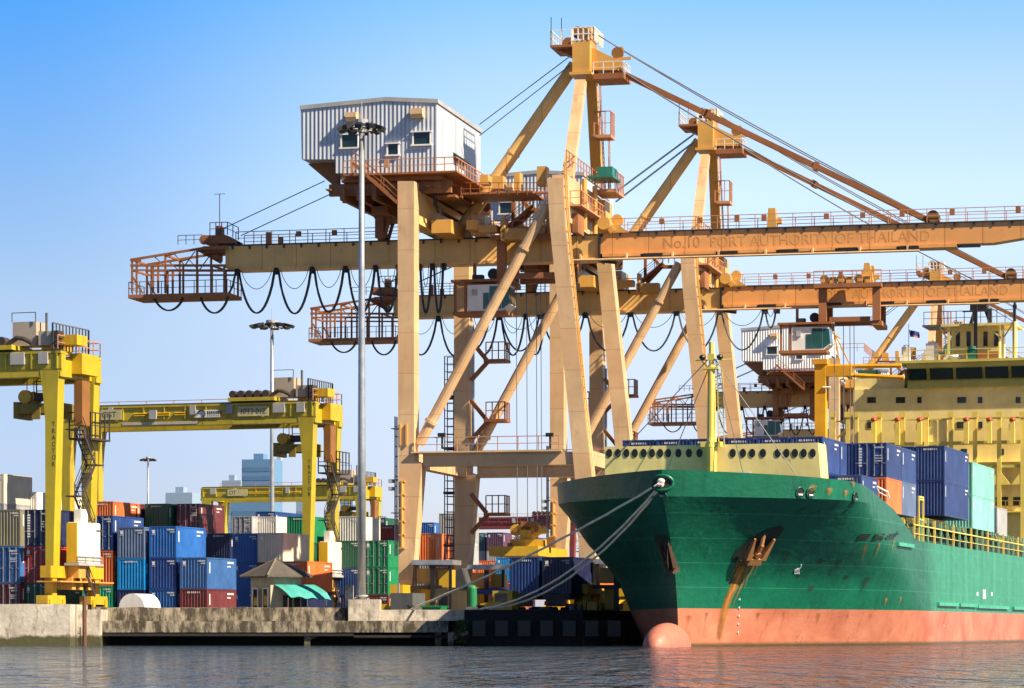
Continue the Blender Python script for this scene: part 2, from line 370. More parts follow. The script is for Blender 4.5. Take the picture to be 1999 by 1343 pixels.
    bx1 = gx1+39; tz = zt+.12
    m = MB(); m.prism([(gx1+.12, VM-.85, zbm+.55), (gx1+33, VM-.85, zbm+.55), (bx1, VM-.85, zbm+1.4), (bx1, VM-.85, tz), (gx1+.12, VM-.85, tz)], (0, 1.7, 0))
    m.box(gx1+.3, gx1+30, VM-1.05, VM+1.05, zbm+.28, zbm+.548); part('boom', orange, m)
    m = MB(); m.box(gx1-.05, gx1+.1, VM-1.1, VM+1.1, zbm-.1, zt+.1); m.tube((gx1+.3, VM-1.2, zbm), (gx1+1.6, VM-1.2, zbm-.2), .25); part('boom_hinge', black, m)
    m = MB(); m.box(gx0-.3, gx1-.2, VM-.96, VM+1.5, zt+.01, zt+.1); m.box(gx1+.2, bx1, VM-1.0, VM+1.55, tz+.01, tz+.1)
    for i in range(46): xx = gx0+.6+i*1.56; m.box(xx, xx+.16, VM-.94, VM-.86, (zt if xx < gx1 else tz)-.3, (zt if xx < gx1 else tz)+.005)
    part('walkway', deckdark, m)
    m = MB(); m.rail([(gx0+1, VM-.93, zt+.1), (P(1000, 0, VM).x, VM-.93, zt+.1)], 1.1, .03); m.rail([(gx1+.6, VM-.96, tz+.1), (bx1-.3, VM-.96, tz+.1)], 1.1, .03)
    m.rail([(gx0+1, VM+1.45, zt+.1), (P(770, 0, VM).x, VM+1.45, zt+.1)], 1.1, .03); m.rail([(gx1+2, VM+1.5, tz+.1), (bx1-.3, VM+1.5, tz+.1)], 1.1, .03)
    part('railing', railm, m)
    m = MB()                                            # small boxes and posts along the walkway
    for i, px in enumerate((521, 545, 580, 650, 1290, 1365, 1437, 1490, 1612, 1683, 1760, 1858, 1987)):
        q = P(px, 0, VM-1.3).x; zz = (zt if q < gx1 else tz)+.1; h = (1.0, .55, .5, .5, .5, .5, .6, .55, .5, .5, .55, .55, .6)[i]
        m = MB(); m.box(q-.2, q+.2, VM-1.0, VM-.7, zz+(0 if i < 2 else .55), zz+h+(0 if i < 2 else .5)); part('junction_box', rusty, m)
    q = P(1508, 0, VM).x; m = MB(); m.prism([(q-.42, VM-.5, tz+.1), (q+.42, VM-.5, tz+.1), (q+.3, VM-.5, tz+1.75), (q-.3, VM-.5, tz+1.75)], (0, 1, 0)); m.box(q+.4, q+.8, VM-.3, VM+.3, tz+.5, tz+.9); part('boom_latch', amber, m)
    m = MB(); q0, q1 = P(1110, 0, VM-1.6).x, P(1795, 0, VM-1.6).x; z = zbm-.02
    m.tube((q0, VM-1.6, z), (q1, VM-1.6, z), .1)
    for i in range(8): xx = q0+1+(q1-q0-2)*i/7; m.box(xx-.07, xx+.07, VM-1.66, VM-1.06, z+.05, zbm+.5)
    part('cable_rail', cream, m)
    for px in (1275, 1422, 1540, 1655, 1775, 1895):
        q = P(px, 0, VM-1.2).x; m = MB(); m.box(q-.8, q+.8, VM-1.5, VM-1.07, zbm+.18, zbm+.42); m.box(q-1.05, q-.83, VM-1.4, VM-1.1, zbm+.18, zbm+.4); part('boom_lamp', black, m)
    q = P(1823, 0, VM).x; m = MB(); m.cyl((q, VM-.75, tz+.62), (0, 1, 0), .5, .25, 18); m.cyl((q, VM+.75, tz+.62), (0, 1, 0), .5, .25, 18); m.box(q-.5, q+.5, VM-.55, VM+.55, tz+.1, tz+.55); part('stay_sheave', sheave, m)
    # A-frame
    hb, ht = P(1100, 150, VM).z, P(1100, 66, VM).z
    for v0, v1, pb, pt in ((4, 7.9, 1109, 1135), (15, 11.1, 1166, 1155)):
        a, c = P(pb, 345, v0), P(pt, 156, v1); m = MB(); m.beam(a-(c-a)*.02, c, .95, .8, .85, .8, up=(0, 1, 0)); part('mast_leg', amber if v0 > 9 else cream, m)
    hx = P(1143, 0, VM).x
    m = MB(); m.box(hx-.75, hx+.75, VM-1.9, VM+1.9, hb, ht-1.0); m.box(hx-.95, hx+.95, VM-2.2, VM+2.2, hb-.25, hb-.01); m.box(hx-.1, hx+.72, VM-1.2, VM+1.2, ht-1.0, ht+.2)
    m.prism([(hx+.76, VM-1, hb+.3), (hx+3.0, VM-1, hb+.2), (hx+3.3, VM-1, hb+.9), (hx+.76, VM-1, hb+2.2)], (0, 2, 0)); part('mast_head', amber, m)
    for q in ((hx-.5, VM-.8, ht-.1), (hx+.2, VM-1.25, ht-.35), (hx-1.3, VM-.8, ht-1.0), (hx+2.9, VM-.6, hb+1.7)): m = MB(); m.cyl(q, (0, 1, 0), .52, .3, 16); part('head_sheave', sheave, m)
    m = MB(); m.beam((hx+2.4, VM, hb+1.0), (hx+3.2, VM, hb+2.3), .3); m.beam((hx+3, VM-.8, hb+1.15), (hx+4.1, VM-.8, hb+1.2), .22); m.box(hx+2.3, hx+3.1, VM-.9, VM+.1, hb+.95, hb+1.2); part('sheave_bracket', amber, m)
    px0, pz = P(1084, 96, VM).x, P(1084, 97, VM).z
    m = MB(); m.box(px0, hx-.77, VM-2.1, VM+2.1, pz-.2, pz); m.prism([(px0+.3, VM-1, pz-.2), (hx-.8, VM-1, pz-.2), (hx-.8, VM-1, pz-.9)], (0, 2, 0)); part('head_platform', rusty, m); m = MB(); m.box(hx+.97, hx+3.6, VM-1.6, VM+1.6, hb-.6, hb-.15); part('head_platform', rusty, m)
    m = MB(); m.rail([(hx-.8, VM-2, pz), (px0+.05, VM-2, pz), (px0+.05, VM+2, pz), (hx-.8, VM+2, pz)], 1.25, .035, .9); m.rail([(hx+1, VM-1.55, hb-.15), (hx+3.55, VM-1.55, hb-.15), (hx+3.55, VM+1.55, hb-.15)], 1.0, .03, .8)
    m.rail([(hx-.7, VM-1.9, ht-1), (hx+1.1, VM-1.9, ht-1), (hx+1.1, VM+1.9, ht-1)], 1.1, .05, .5); part('railing', white, m)
    for px, h in ((1084, 2.4), (1104, 2.3)):
        q = P(px, 0, VM).x+.05; m = MB(); m.tube((q, VM-1.9, pz), (q, VM-1.9, pz+h), .035, 5); m.tube((q, VM-1.9, pz), (q, VM-1.9, pz+h*.55), .07, 5); part('antenna', black, m)
    a, c = P(1122, 126, VM), P(893, 458, VM); m = MB(); m.tube(a, c, .52, 14, .58); d = (c-a).normalized()
    m.tube(a+d*9, a+d*9.2, .6, 14); m.box(c.x-1.2, c.x+1.2, VM-.7, VM+.7, zt+.1, c.z+.5); part('back_stay', tan, m)
    for dv in (-.45, .45):
        a, c = V((hx+1.1, VM+dv, P(1160, 121, VM).z)), V((P(1818, 0, VM).x, VM+dv, tz+.25)); m = MB(); m.beam(a, c, .3, .42)
        for k in (.33, .335, .66): q = a.lerp(c, k); m.beam(q-(c-a)*.006, q+(c-a)*.006, .42, .62)
        part('fore_stay', rusty, m)
    for dz, dv, sag in ((.95, -.2, .5), (1.15, .2, .3)):
        a, c = V((hx+1, VM+dv, ht-.2)), V((P(1808, 0, VM).x, VM+dv, tz+.5+dz*.2)); m = MB(); m.path([a.lerp(c, i/10)-V((0, 0, sag*4*(i/10)*(1-i/10))) for i in range(11)], .05, 5); part('wire_rope', wire, m)
    a, c = V((hx+1.2, VM-.6, hb+1.6)), V((P(1735, 0, VM).x, VM-.6, tz+.2)); m = MB(); m.path([a.lerp(c, i/10)-V((0, 0, 2*(i/10)*(1-i/10))) for i in range(11)], .06, 5); part('wire_rope', wire, m)
    for a, c, d0, d1 in (((936, 243), (1110, 112), -1, 1), ((936, 265), (1112, 128), -1, 1), ((634, 353), (436, 446), -.4, .5), ((664, 370), (470, 460), -.4, .5)):
        for dv in (d0, d1): m = MB(); m.tube(P(*a, VM+dv), P(*c, VM+dv), .045, 5); part('wire_rope', wire, m)
    m = MB(); lx = P(1190, 0, 13).x; z0, z1 = P(1190, 330, 13).z, P(1190, 160, 13).z
    m.ladder((lx-.3, 12.5, z0-2), (lx-.7, 12.2, z1), (0, 1, 0), .6); zz = P(1190, 270, 13).z
    m.box(lx-1.2, lx+.4, 11.6, 13.4, zz-.15, zz+.12); m.rail([(lx-1.1, 11.7, zz+.12), (lx+.35, 11.7, zz+.12), (lx+.35, 13.3, zz+.12)], 2.0, .04, .5)
    m.ladder((lx+.1, 12.2, zz), (lx+.2, 12.2, zz-4.6), (0, 1, 0), .6); m.box(lx-1, lx+.9, 11, 15, zz-4.9, zz-4.65); m.rail([(lx-.9, 11.1, zz-4.65), (lx+.85, 11.1, zz-4.65), (lx+.85, 14.9, zz-4.65)], 1.6, .04, .6)
    part('access_ladder', railm, m)
    # waterside machinery round the hinge
    wx = UZ(1088, 0)[0]; m = MB(); z = P(1120, 430, 8).z
    m.box(wx+.65, wx+1.35, 13.2, 16.4, z-2.2, z+2.4); part('hoist_cabinet', amber, m)
    m = MB(); m.box(wx+.64, wx+1.1, 3, 5.5, z-1.7, z-.1); part('hoist_cabinet', brown, m)
    m = MB(); m.rail([(wx+.55, 1, z+3.75), (wx+.55, 17.5, z+3.75)], 1.1, .04, 1.2); m.rail([(wx+.66, 2, z+.5), (wx+1.6, 2, z+.5), (wx+1.6, 12, z+.5)], 1.1, .035, 1.1); m.box(wx+.64, wx+1.65, 2, 12.5, z+.35, z+.5); part('beam_walkway', railm, m)
    for v_ in (6.2, 10.6): m = MB(); m.tube((wx+1.0, v_, zt+.2), (wx+1.0, v_, z+3.2), .22, 8); part('guide_post', amber, m)
    m = MB(); m.cyl((wx+2.4, 7.6, z-.4), (0, 1, 0), .55, .5, 16); m.cyl((wx+3.2, 9.4, zt+1.3), (0, 1, 0), .5, .5, 16); m.beam((wx+2.4, 8.6, z-.3), (wx+3.0, 8.6, zt+.2), .5); m.prism([(wx+1.8, 8.5, zt+.12), (wx+4.4, 8.5, zt+.12), (wx+3.6, 8.5, zt+.7), (wx+2.6, 8.5, zt+.9)], (0, 2, 0)); part('hinge_gear', amber, m)
    m = MB(); m.box(wx+1.4, wx+2.7, 9.6, 11.8, z+3.9, z+4.7); m.box(wx+.7, wx+2.9, 8.8, 12.4, z+3.7, z+3.88); part('floodlight_box', teal, m)
    m = MB(); m.ladder((wx+.95, -.3, z-1), (wx+3.0, -.3, P(1150, 930, 0).z), (0, 1, 0), .7, .9, .05); m.ladder((wx+.72, -.3, z+3.6), (wx+.95, -.3, z-1), (0, 1, 0), .7, .9, .05); part('leg_ladder', amber, m)
    m = MB(); m.tube(P(938, 377, VM), P(1071, 376, VM), .13, 8)
    m.beam(P(1002, 380, VM), P(1002, 445, VM), .28); m.beam(P(1013, 384, VM), P(1038, 412, VM), .3); m.beam(P(1038, 412, VM), P(1005, 448, VM), .32); m.beam(P(1038, 411, VM), P(1066, 411, VM), .35)
    m.stair(P(985, 448, VM-1), P(1040, 402, VM-1), (0, 1, 0)); m.rail([P(1040, 402, VM-1), P(1066, 402, VM-1)], 1.1, .04, .6); m.rail([P(900, 380, 4), P(1066, 380, 4)], 1.0, .03, .8)
    m.box(P(930, 0, VM).x, P(1066, 0, VM).x, 4, 9, P(1000, 380, 6).z-.15, P(1000, 380, 6).z)
    part('tie_frame', rusty, m)
    for px, py, w, h in ((948, 352, .7, .8), (975, 358, .9, 1.1), (1012, 356, .5, 1.5), (1060, 345, .8, 1.6), (925, 440, 1.0, .8), (955, 448, 1.6, .6), (1005, 458, 2.2, .9), (985, 449, .25, 2.0)):
        q = P(px, py, 6); m = MB(); m.box(q.x-w/2, q.x+w/2, 5.4, 6.6, q.z-h/2, q.z+h/2); part('cabinet', amber, m)
    # machine house
    hz = P(850, 338, 1).z; poly_h = [(587, 209), (752, 192), (853, 196), (853, 338), (655, 338), (655, 311), (589, 311)]
    m = MB(); m.prism([P(a, c, 1) for a, c in poly_h], (0, 15.5, 0)); house = part('machine_house', housem, m)
    m = MB(); pr = [P(a, c, .9) for a, c in ((585, 206), (752, 189), (855, 193), (855, 201), (752, 197), (585, 214))]; m.prism(pr, (0, 15.8, 0)); m.build('roof', greyp, house)
    for px0_, px1_, y0_, y1_ in ((668, 698, 263, 288), (758, 777, 281, 302), (808, 839, 258, 282)):
        a, c = P(px0_, y1_, .96), P(px1_, y0_, .96); m = MB(); m.box(a.x, c.x, .93, .99, a.z, c.z); w = m.build('window', glass, house)
        m = MB(); m.box(a.x-.25, c.x+.2, .8, .98, a.z-.14, a.z-.01); m.box(a.x-.25, c.x+.2, .75, .98, c.z+.01, c.z+.1); m.box(a.x-.14, a.x-.01, .85, .98, a.z, c.z); m.box(c.x+.01, c.x+.1, .85, .98, a.z, c.z)
        m.build('window_frame', white, house)
    for a0, a1, y0_, y1_ in ((678, 699, 219, 237), (804, 828, 211, 231)):
        a, c = P(a0, y1_, .9), P(a1, y0_, .9); m = MB(); zz = (c.z-a.z); m.prism([(a.x, .98, a.z), (a.x, .45, a.z), (a.x, .2, a.z+.25), (a.x, .2, c.z-.1), (a.x, .98, c.z)], (c.x-a.x, 0, 0)); m.build('vent_hood', cream, house)
    hx1 = P(853, 0, 1).x
    m = MB(); m.prism([(hx1+.01, 6.5, hz+2.1), (hx1+.6, 6.5, hz+2.1), (hx1+.01, 6.5, hz+2.6)], (0, 4, 0)); m.build('louvre', black, house)
    m = MB(); m.box(hx1+.01, hx1+.07, 7.5, 8.5, hz+.05, hz+2.05); m.build('door', greyp, house)
    m = MB(); fx0 = P(672, 0, 0).x; m.box(fx0, hx1+2.0, -.2, 17.2, hz-.16, hz-.01); m.box(fx0-.5, hx1+.4, .9, 16.5, hz-.5, hz-.17); part('house_floor', rusty, m)
    m = MB(); m.rail([(fx0, -.15, hz), (hx1+1.9, -.15, hz), (hx1+1.9, 17.1, hz)], 1.1, .035, 1.0); m.box(P(686, 0, 0).x, P(691, 0, 0).x, -.2, -.1, hz, hz+1.4); q = P(756, 0, 0).x; m.box(q-.2, q+.2, -.3, -.17, hz+.4, hz+1.1); part('railing', railm, m)
    m = MB(); bx0 = P(637, 0, 1).x
    for v in (2, 6, 12.5, 16): m.box(bx0, hx1+1, v-.22, v+.22, hz-1.5, hz-.51)
    for px in (640, 668, 700, 730, 770, 800, 835, 855): q = P(px, 0, 1).x; m.box(q-.2, q+.2, 1, 17, hz-1.1-(.9 if 660 < px < 790 else 0), hz-1.0)
    m.prism([(P(587, 0, 1).x, 3, P(620, 311, 1).z-.02), (P(650, 0, 1).x, 3, P(620, 311, 1).z-.02), (P(650, 0, 1).x, 3, hz-.9)], (0, .3, 0)); m.prism([(P(587, 0, 1).x, 13, P(620, 311, 1).z-.02), (P(650, 0, 1).x, 13, P(620, 311, 1).z-.02), (P(650, 0, 1).x, 13, hz-.9)], (0, .3, 0))
    m.box(P(700, 0, 1).x, P(732, 0, 1).x, 5, 12, hz-2.6, hz-2.0); part('house_beams', brown, m)
    for v, px in ((7.2, 742), (11.8, 747)):
        q = P(px, 0, v).x; m = MB(); m.beam((q, v, hz-1.5), (q, v, zt+.1), .75, .6); m.beam((q+1.2, v, hz-1.6), (q+.4, v, zt+.2), .25); part('house_post', brown, m)
    m = MB(); m.stair(P(776, 396, -.9), P(688, 318, -.9), (0, .8, 0)); part('house_stair', rusty, m)
    m = MB(); m.path([P(848, 352, 2), P(850, 400, 2.4), P(856, 412, 3), P(893, 432, 10)], .16, 8); part('conduit', black, m); m = MB(); m.box(UZ(832, 0)[0], UZ(872, 0)[0], 3, 15, hz-1.72, hz-1.52); part('house_soffit', brown, m)
    m = MB(); q = UZ(798, 0)[0]; m.box(q+.9, q+2.6, 4, 11, P(850, 458, 5).z, P(850, 432, 5).z); part('hanger_box', amber, m); m = MB(); m.box(q+3.6, q+4.8, 7, 12, zt+.12, zt+1.8); part('hanger_box', cream, m)
    # rear end: cage platform, head sheaves, antenna
    dz = P(420, 578, VM-2).z; ex0, ex1 = P(250, 0, VM-2).x, P(444, 0, VM-2).x
    m = MB(); m.box(ex0, ex1, VM-2, VM+2, dz, dz+.32); part('cage_deck', brown, m)
    m = MB()
    for s_ in (-1.9, 1.9):
        v = VM+s_
        for px, ty in ((257, 506), (266, 510), (298, 520), (308, 520), (322, 498), (357, 520), (384, 487), (413, 520), (437, 520)):
            a, c = P(px, 572, VM-2), P(px, ty, VM-2); a.y = c.y = v; m.beam(a, c, .16)
        for a, c, w in (((254, 507), (396, 484), .2), ((254, 518), (440, 518), .2), ((258, 527), (440, 527), .14), ((258, 540), (278, 572), .14), ((322, 500), (340, 494), .16), ((254, 507), (274, 509), .2), ((396, 484), (445, 483), .3), ((300, 500), (320, 518), .08), ((340, 496), (360, 518), .08), ((360, 518), (380, 490), .08)):
            a, c = P(*a, VM-2), P(*c, VM-2); a.y = c.y = v; m.beam(a, c, w)
    for px, py in ((257, 507), (322, 498), (384, 488), (413, 518), (257, 527)): a = P(px, py, VM-2); m.beam((a.x, VM-1.9, a.z), (a.x, VM+1.9, a.z), .16)
    part('cage_frame', rusty, m)
    m = MB(); m.rail([(ex0+.05, VM+1.95, dz+.32), (ex0+.05, VM-1.95, dz+.32), (ex1-.05, VM-1.95, dz+.32), (ex1-.05, VM+1.95, dz+.32)], 1.1, .03, 1.0); q = P(398, 0, VM-1).x; m.rail([(q-2.2, VM-1.5, P(420, 480, VM).z), (q, VM-1.5, P(420, 480, VM).z)], .8, .03, .8)
    q = P(417, 0, VM).x; z = P(420, 462, VM).z; m.rail([(q, VM-1, z), (q+1.6, VM-1, z), (q+2.6, VM-1, z-.5)], 1.1, .035, .6); part('railing', wire, m)
    m = MB(); z = P(420, 478, VM).z; a, c = P(405, 0, VM).x, P(470, 0, VM).x; m.prism([(a, VM-.8, z), (gx0+.8, VM-.8, z), (c, VM-.8, z+.12), (gx0, VM-.8, z+.75), (a, VM-.8, z+.75)], (0, 1.6, 0)); m.cyl((a, VM-.9, z+.35), (0, 1, 0), .42, .2, 16); m.box(a+.9, a+1.4, VM-.5, VM+.5, z+.75, z+1.6); m.box(a-.2, gx0-.02, VM-1.3, VM+1.3, P(420, 492, VM).z-.2, P(420, 492, VM).z+.1); m.box(gx0-1.2, gx0-.7, VM-.6, VM+.6, P(420, 508, VM).z, z); m.beam(P(396, 492, VM), P(432, 512, VM), .3); part('tail_sheave_block', rusty, m)
    m = MB(); q = P(433, 0, VM).x; m.tube((q, VM-.6, z+.7), (q, VM-.6, P(420, 381, VM).z), .05, 5); m.beam((q-.5, VM-.6, P(420, 381, VM).z), (q+.5, VM-.6, P(420, 381, VM).z), .05); part('antenna', wire, m)
    # festoon loops
    hz0 = zbm-.15
    ls = [(300, 357, 580, 606), (391, 444, 580, 611), (466, 535, 0, 612), (543, 606, 0, 613), (613, 670, 0, 610), (679, 731, 0, 612), (736, 776, 0, 610), (820, 841, 0, 611), (847, 864, 0, 611)]
    for x0, x1, yt, yb in ls:
        m = MB(); a, c = P(x0, yt or 536, VM-1.2), P(x1, yt or 536, VM-1.2)
        if not yt: a.z = c.z = hz0
        sag = a.z-P(x0, yb, VM-1.2).z
        for dv in (0, .25): loop(m, a+V((0, dv, 0)), c+V((.06*dv, dv, 0)), sag-.1*dv, .075)
        if not yt: loop(m, a+V((.2, .1, .1)), c+V((-.2, .1, .1)), sag*.45, .03, 12, 4)
        part('festoon_loop', cable, m, True)
    m = MB(); a, c = P(444, 580, VM-1.2), P(460, 536, VM-1.2); c.z = hz0; m.path([a+V((-.02, 0, 0)), a.lerp(c, .5)+V((.12, 0, -.1)), c], .1); part('festoon_loop', cable, m)
    for px in (463, 539, 609, 674, 733, 778, 818, 844, 866): q = P(px, 0, VM-1.2).x; m = MB(); m.box(q-.18, q+.18, VM-1.35, VM-.8, hz0-.3, zbm+.1); m.tube((q-.15, VM-1.3, zbm-.05), (q+.15, VM-1.3, zbm-.05), .12); part('festoon_carrier', black, m)
    m = MB(); q = UZ(773, 0)[0]; z0, z1 = UZ(850, 1085)[1], UZ(850, 812)[1]; m.ladder((q, 0, z0), (q, 0, z1), (0, 1, 0), .6, .8, .05); m.ladder((q+.0, .5, z0), (q, .5, z1), (1, 0, 0), .4, 1.6, .04)
    for py in (835, 935, 1000): m.box(q-.35, q+.25, -.4, .8, UZ(850, py)[1]-.06, UZ(850, py)[1])
    for py in (935, 950): m.box(q-.5, q-.1, -.6, -.1, UZ(850, py)[1]-.3, UZ(850, py)[1])
    part('leg_ladder', greyp, m)
    m = MB(); q, z1 = UZ(795, 828); z0 = UZ(850, 1070)[1]; m.tube((q-.2, -.95, UZ(850, 940)[1]), (q-.2, -.95, z0), .12, 6)
    for i in range(6): z = z0+(UZ(850, 940)[1]-z0)*i/5; m.box(q-.45, q+.05, -1.05, -.81, z-.06, z+.06)
    m.box(UZ(785, 0)[0], UZ(788, 0)[0], -.95, -.81, UZ(850, 870)[1], UZ(850, 828)[1]); m.box(UZ(797, 0)[0], UZ(800, 0)[0], -.95, -.81, UZ(850, 870)[1], UZ(850, 828)[1]); part('cable_duct', amber, m)
    # lift tower and stair landings at the far landside leg
    m = MB(); q = UZ(797, 0)[0]; z0, z1 = UZ(850, 1080)[1], UZ(850, 655)[1]; zt_ = z1
    for dx in (-1.6, -.78):
        for dv in (-.5, .5): m.beam((q+dx, VF+dv, z0), (q+dx, VF+dv, zt_), .08)
    n = 26
    for i in range(n+1):
        z = z0+(zt_-z0)*i/n
        m.beam((q-1.6, VF-.5, z), (q-.8, VF-.5, z), .06); m.beam((q-1.6, VF+.5, z), (q-.8, VF+.5, z), .06)
    for k in (.07, .33, .55, .8): z = z0+(zt_-z0)*k; m.box(q-1.7, q-.75, VF-.6, VF+.6, z-.2, z+.02)
    part('ladder_tower', deckdark, m)
    m = MB(); m.beam((q+.95, VF-.3, UZ(850, 850)[1]), (q+.95, VF-.3, UZ(850, 600)[1]), .22, .3); part('cable_tray', steel, m)
    for py in (665, 790, 985):
        m = MB(); z = UZ(850, py)[1]; m.box(q+2.2, q+4.2, VF-1.5, VF+.5, z-.25, z); m.beam((q+.9, VF-.8, z-1.8), (q+2.4, VF-.8, z-.2), .35); m.beam((q+.9, VF-.8, z+1.7), (q+2.3, VF-.8, z), .35); m.rail([(q+2.4, VF-1.4, z), (q+4.1, VF-1.4, z), (q+4.1, VF+.4, z)], 1.5, .045, .6); part('landing', rusty, m)
    # working lamps on the sill beams
    m = MB()
    for px in (868, 1078): q, z = UZ(px, 868); m.box(q-.07, q+.07, -.9, -.75, z-.4, z+.9); m.box(q-.3, q+.3, -1.2, -.8, z+.6, z+.9)
    part('work_lamp', black, m)
    # trolley, cabin, hoist ropes (these travel along the girder)
    T0 = P(975, 0, VM).x; T1 = P(1120, 0, VM).x; z = zt+.2
    m = MB(); m.box(T0, T1, VM-3.2, VM-1.9, zt-.45, zt-.05); m.box(T0, T1, VM+1.9, VM+3.2, zt-.45, zt-.05)
    for xx in (T0+.4, T1-.9):
        for v in (VM-2.4, VM+2.4): m.box(xx, xx+.75, v-.3, v+.3, zbm-1.5, zt-.46)
        m.box(xx-.1, xx+.9, VM-2.6, VM+2.6, zbm-1.95, zbm-1.52)
    m.box(T0+1.4, T1-1.2, VM-2.3, VM-1.7, zbm-1.5, zbm-1.05); m.box(T0+1.4, T1-1.2, VM+1.7, VM+2.3, zbm-1.5, zbm-1.05)
    tr = part('trolley', brown, m)
    m = MB()
    for xx in (T0+.6, T0+2.2, T0+3.9): m.cyl((xx+.4, VM-2.5, zt+.35), (0, 1, 0), .45, .9, 14); m.box(xx+.9, xx+1.5, VM-2.9, VM-2.0, zt-.05, zt+.6)
    m.prism([(T1-2, VM-2.6, zt-.04), (T1-.8, VM-2.6, zt-.04), (T1-1.2, VM-2.6, zt+1.9), (T1-1.7, VM-2.6, zt+1.9)], (0, .9, 0)); m.build('hoist_drum', amber, tr)
    m = MB(); m.rail([(T0, VM-3.15, zt-.05), (T1, VM-3.15, zt-.05)], 1.2, .04, .9); m.build('railing', railm, tr)
    C0, C1 = P(916, 0, VM-2).x, P(998, 0, VM-2).x; cz0, cz1 = P(950, 608, VM-2).z, P(950, 557, VM-2).z
    m = MB(); m.prism([(C0, VM-2.6, cz0), (C1-.6, VM-2.6, cz0), (C1, VM-2.6, cz0+.5), (C1-.15, VM-2.6, cz1), (C0, VM-2.6, cz1)], (0, 2.4, 0)); cb = part('cabin', white, m)
    m = MB(); m.box(C1-1.75, C1-.75, VM-2.64, VM-2.605, cz0+.15, cz1-.15); m.box(C1-2.3, C1-1.8, VM-2.64, VM-2.605, cz0+.15, cz1-.7); m.prism([(C1-.68, VM-2.63, cz0+.1), (C1+.03, VM-2.63, cz0+.6), (C1-.1, VM-2.63, cz1-.2), (C1-.68, VM-2.63, cz1-.2)], (0, 2.46, 0)); m.build('window', tealglass, cb)
    m = MB(); m.box(C0+.4, C0+.85, VM-2.75, VM-2.605, cz1-.9, cz1-.4); m.build('air_conditioner', greyp, cb)
    m = MB(); m.box(C0-1.4, C1+.2, VM-2.9, VM+.2, cz1+.25, cz1+.45); m.box(C0-1.3, C1-.3, VM-2.7, VM-.1, cz0-.3, cz0-.02); m.box(C0-1.2, C0-1.0, VM-2.6, VM-2.4, cz0-.02, cz1+.25); m.box(C0-.3, C0-.08, VM-2.6, VM-2.4, cz0-.02, cz1+.25)
    for k in (.2, 2.6): m.box(C0+k, C0+k+.25, VM-1.5, VM-1.2, cz1+.45, zbm-.02)
    m.build('cabin_frame', rusty, cb)
    m = MB(); m.cyl((C0+2.1, VM-1.6, cz1+.95), (0, 1, 0), .5, .8, 12); m.box(C0+.3, C0+1.2, VM-2.2, VM-1.4, cz1+.46, cz1+.9); m.build('cable_drum', black, cb)
    m = MB(); sz = P(1050, 1040, VM).z
    for dx, dv in ((1.7, -1), (2.6, -1), (3.0, 1), (3.4, 1)): m.tube((T0+dx, VM+dv, zbm-1.6), (T0+dx+.1, VM+dv, sz), .035, 4)
    ro = part('hoist_rope', wire, m)
    m = MB(); c = T0+2.6
    m.box(c-2.1, c+2.1, VM-5.9, VM+5.9, sz-2.1, sz-1.3); m.box(c-.5, c+.5, VM-1.4, VM+1.4, sz-1.3, sz+.2); m.box(c-1.3, c+1.6, VM-1.6, VM+1.6, sz-1.3, sz-.6)
    for dx in (-.9, .9): m.cyl((c+dx, VM-1, sz+.2), (0, 1, 0), .5, .4, 14)
    m.box(c-1.4, c+1.4, VM-.9, VM+.9, sz-.1, sz+.45); sp = part('spreader', ryel2, m)
    m = MB(); m.cyl((c-.9, VM-1.35, sz+.2), (0, 1, 0), .2, .3, 10); m.cyl((c+.9, VM-1.35, sz+.2), (0, 1, 0), .2, .3, 10); m.box(c-1.5, c-1.1, VM-1.75, VM-1.62, sz-1.5, sz-.9); m.box(c+1.9, c+2.6, VM-1.7, VM-1.0, sz-1.3, sz-.4); m.box(c-.4, c+.9, VM-1.5, VM+1.5, sz+.46, sz+.9); m.build('head_block', sheave, sp)
    return root, dict(gx1=gx1, zbm=zbm, tz=tz, apex=hx, T0=T0)
crane1, CI = make_crane()
ap = A.world((CI['apex'], VM, 0))
HOUSE = ('machine_house', 'house_soffit', 'house_floor', 'house_beams', 'house_stair', 'conduit', 'house_post')
def place_crane(px, s, dT, label, lift=0, drop=0, dH=0):
    Y = ap.y/s; c = copy_tree(crane1); c.location = V((atx(px, Y), Y, G))-(V((ap.x, ap.y, G))-O1); c['label'] = label
    for ch in c.children:
        n = ch.name.split('.')[0]
        if n in ('trolley', 'cabin', 'hoist_rope', 'spreader'): ch.location.x += dT
        if n == 'spreader': ch.location.z += lift
        if n in HOUSE: ch.location.z -= drop; ch.location.x += dH
    return c
def boom_text(root, body, px_x, size, mat, sx):
    z = CI['zbm']+.88
    return text('lettering', body, size, mat, root, (px_x, VM-.855, z), (1, 0, 0), (0, 0, 1), sx)
x0 = P(1296, 0, VM).x
crane2 = place_crane(1383, .865, 18.3, 'second dockside crane, its trolley out over the ship', 8)
crane3 = place_crane(1828, .612, -15.4, 'third, distant dockside crane behind the cream ship tower and deck crane', 16, 2.4, -3.4)
crane4 = place_crane(1872, .513, -10, 'farthest dockside crane, only its pale house top showing behind the bridge', 16, 1.5)
white_clad = paint('white_cladding', (.70, .72, .74), .4, .25, 0, stripe=1.75, var=.08)
for c_ in (crane3, crane4):
    for ch in c_.children:
        if ch.name.startswith('machine_house'): ch.material_slots[0].link = 'OBJECT'; ch.material_slots[0].material = white_clad
L2 = Local(crane2.location.x, crane2.location.y, crane2.location.z, CY)
for ch in [k for k in crane2.children if k.name.startswith('festoon_loop')][-3:-1]: bpy.data.objects.remove(ch)
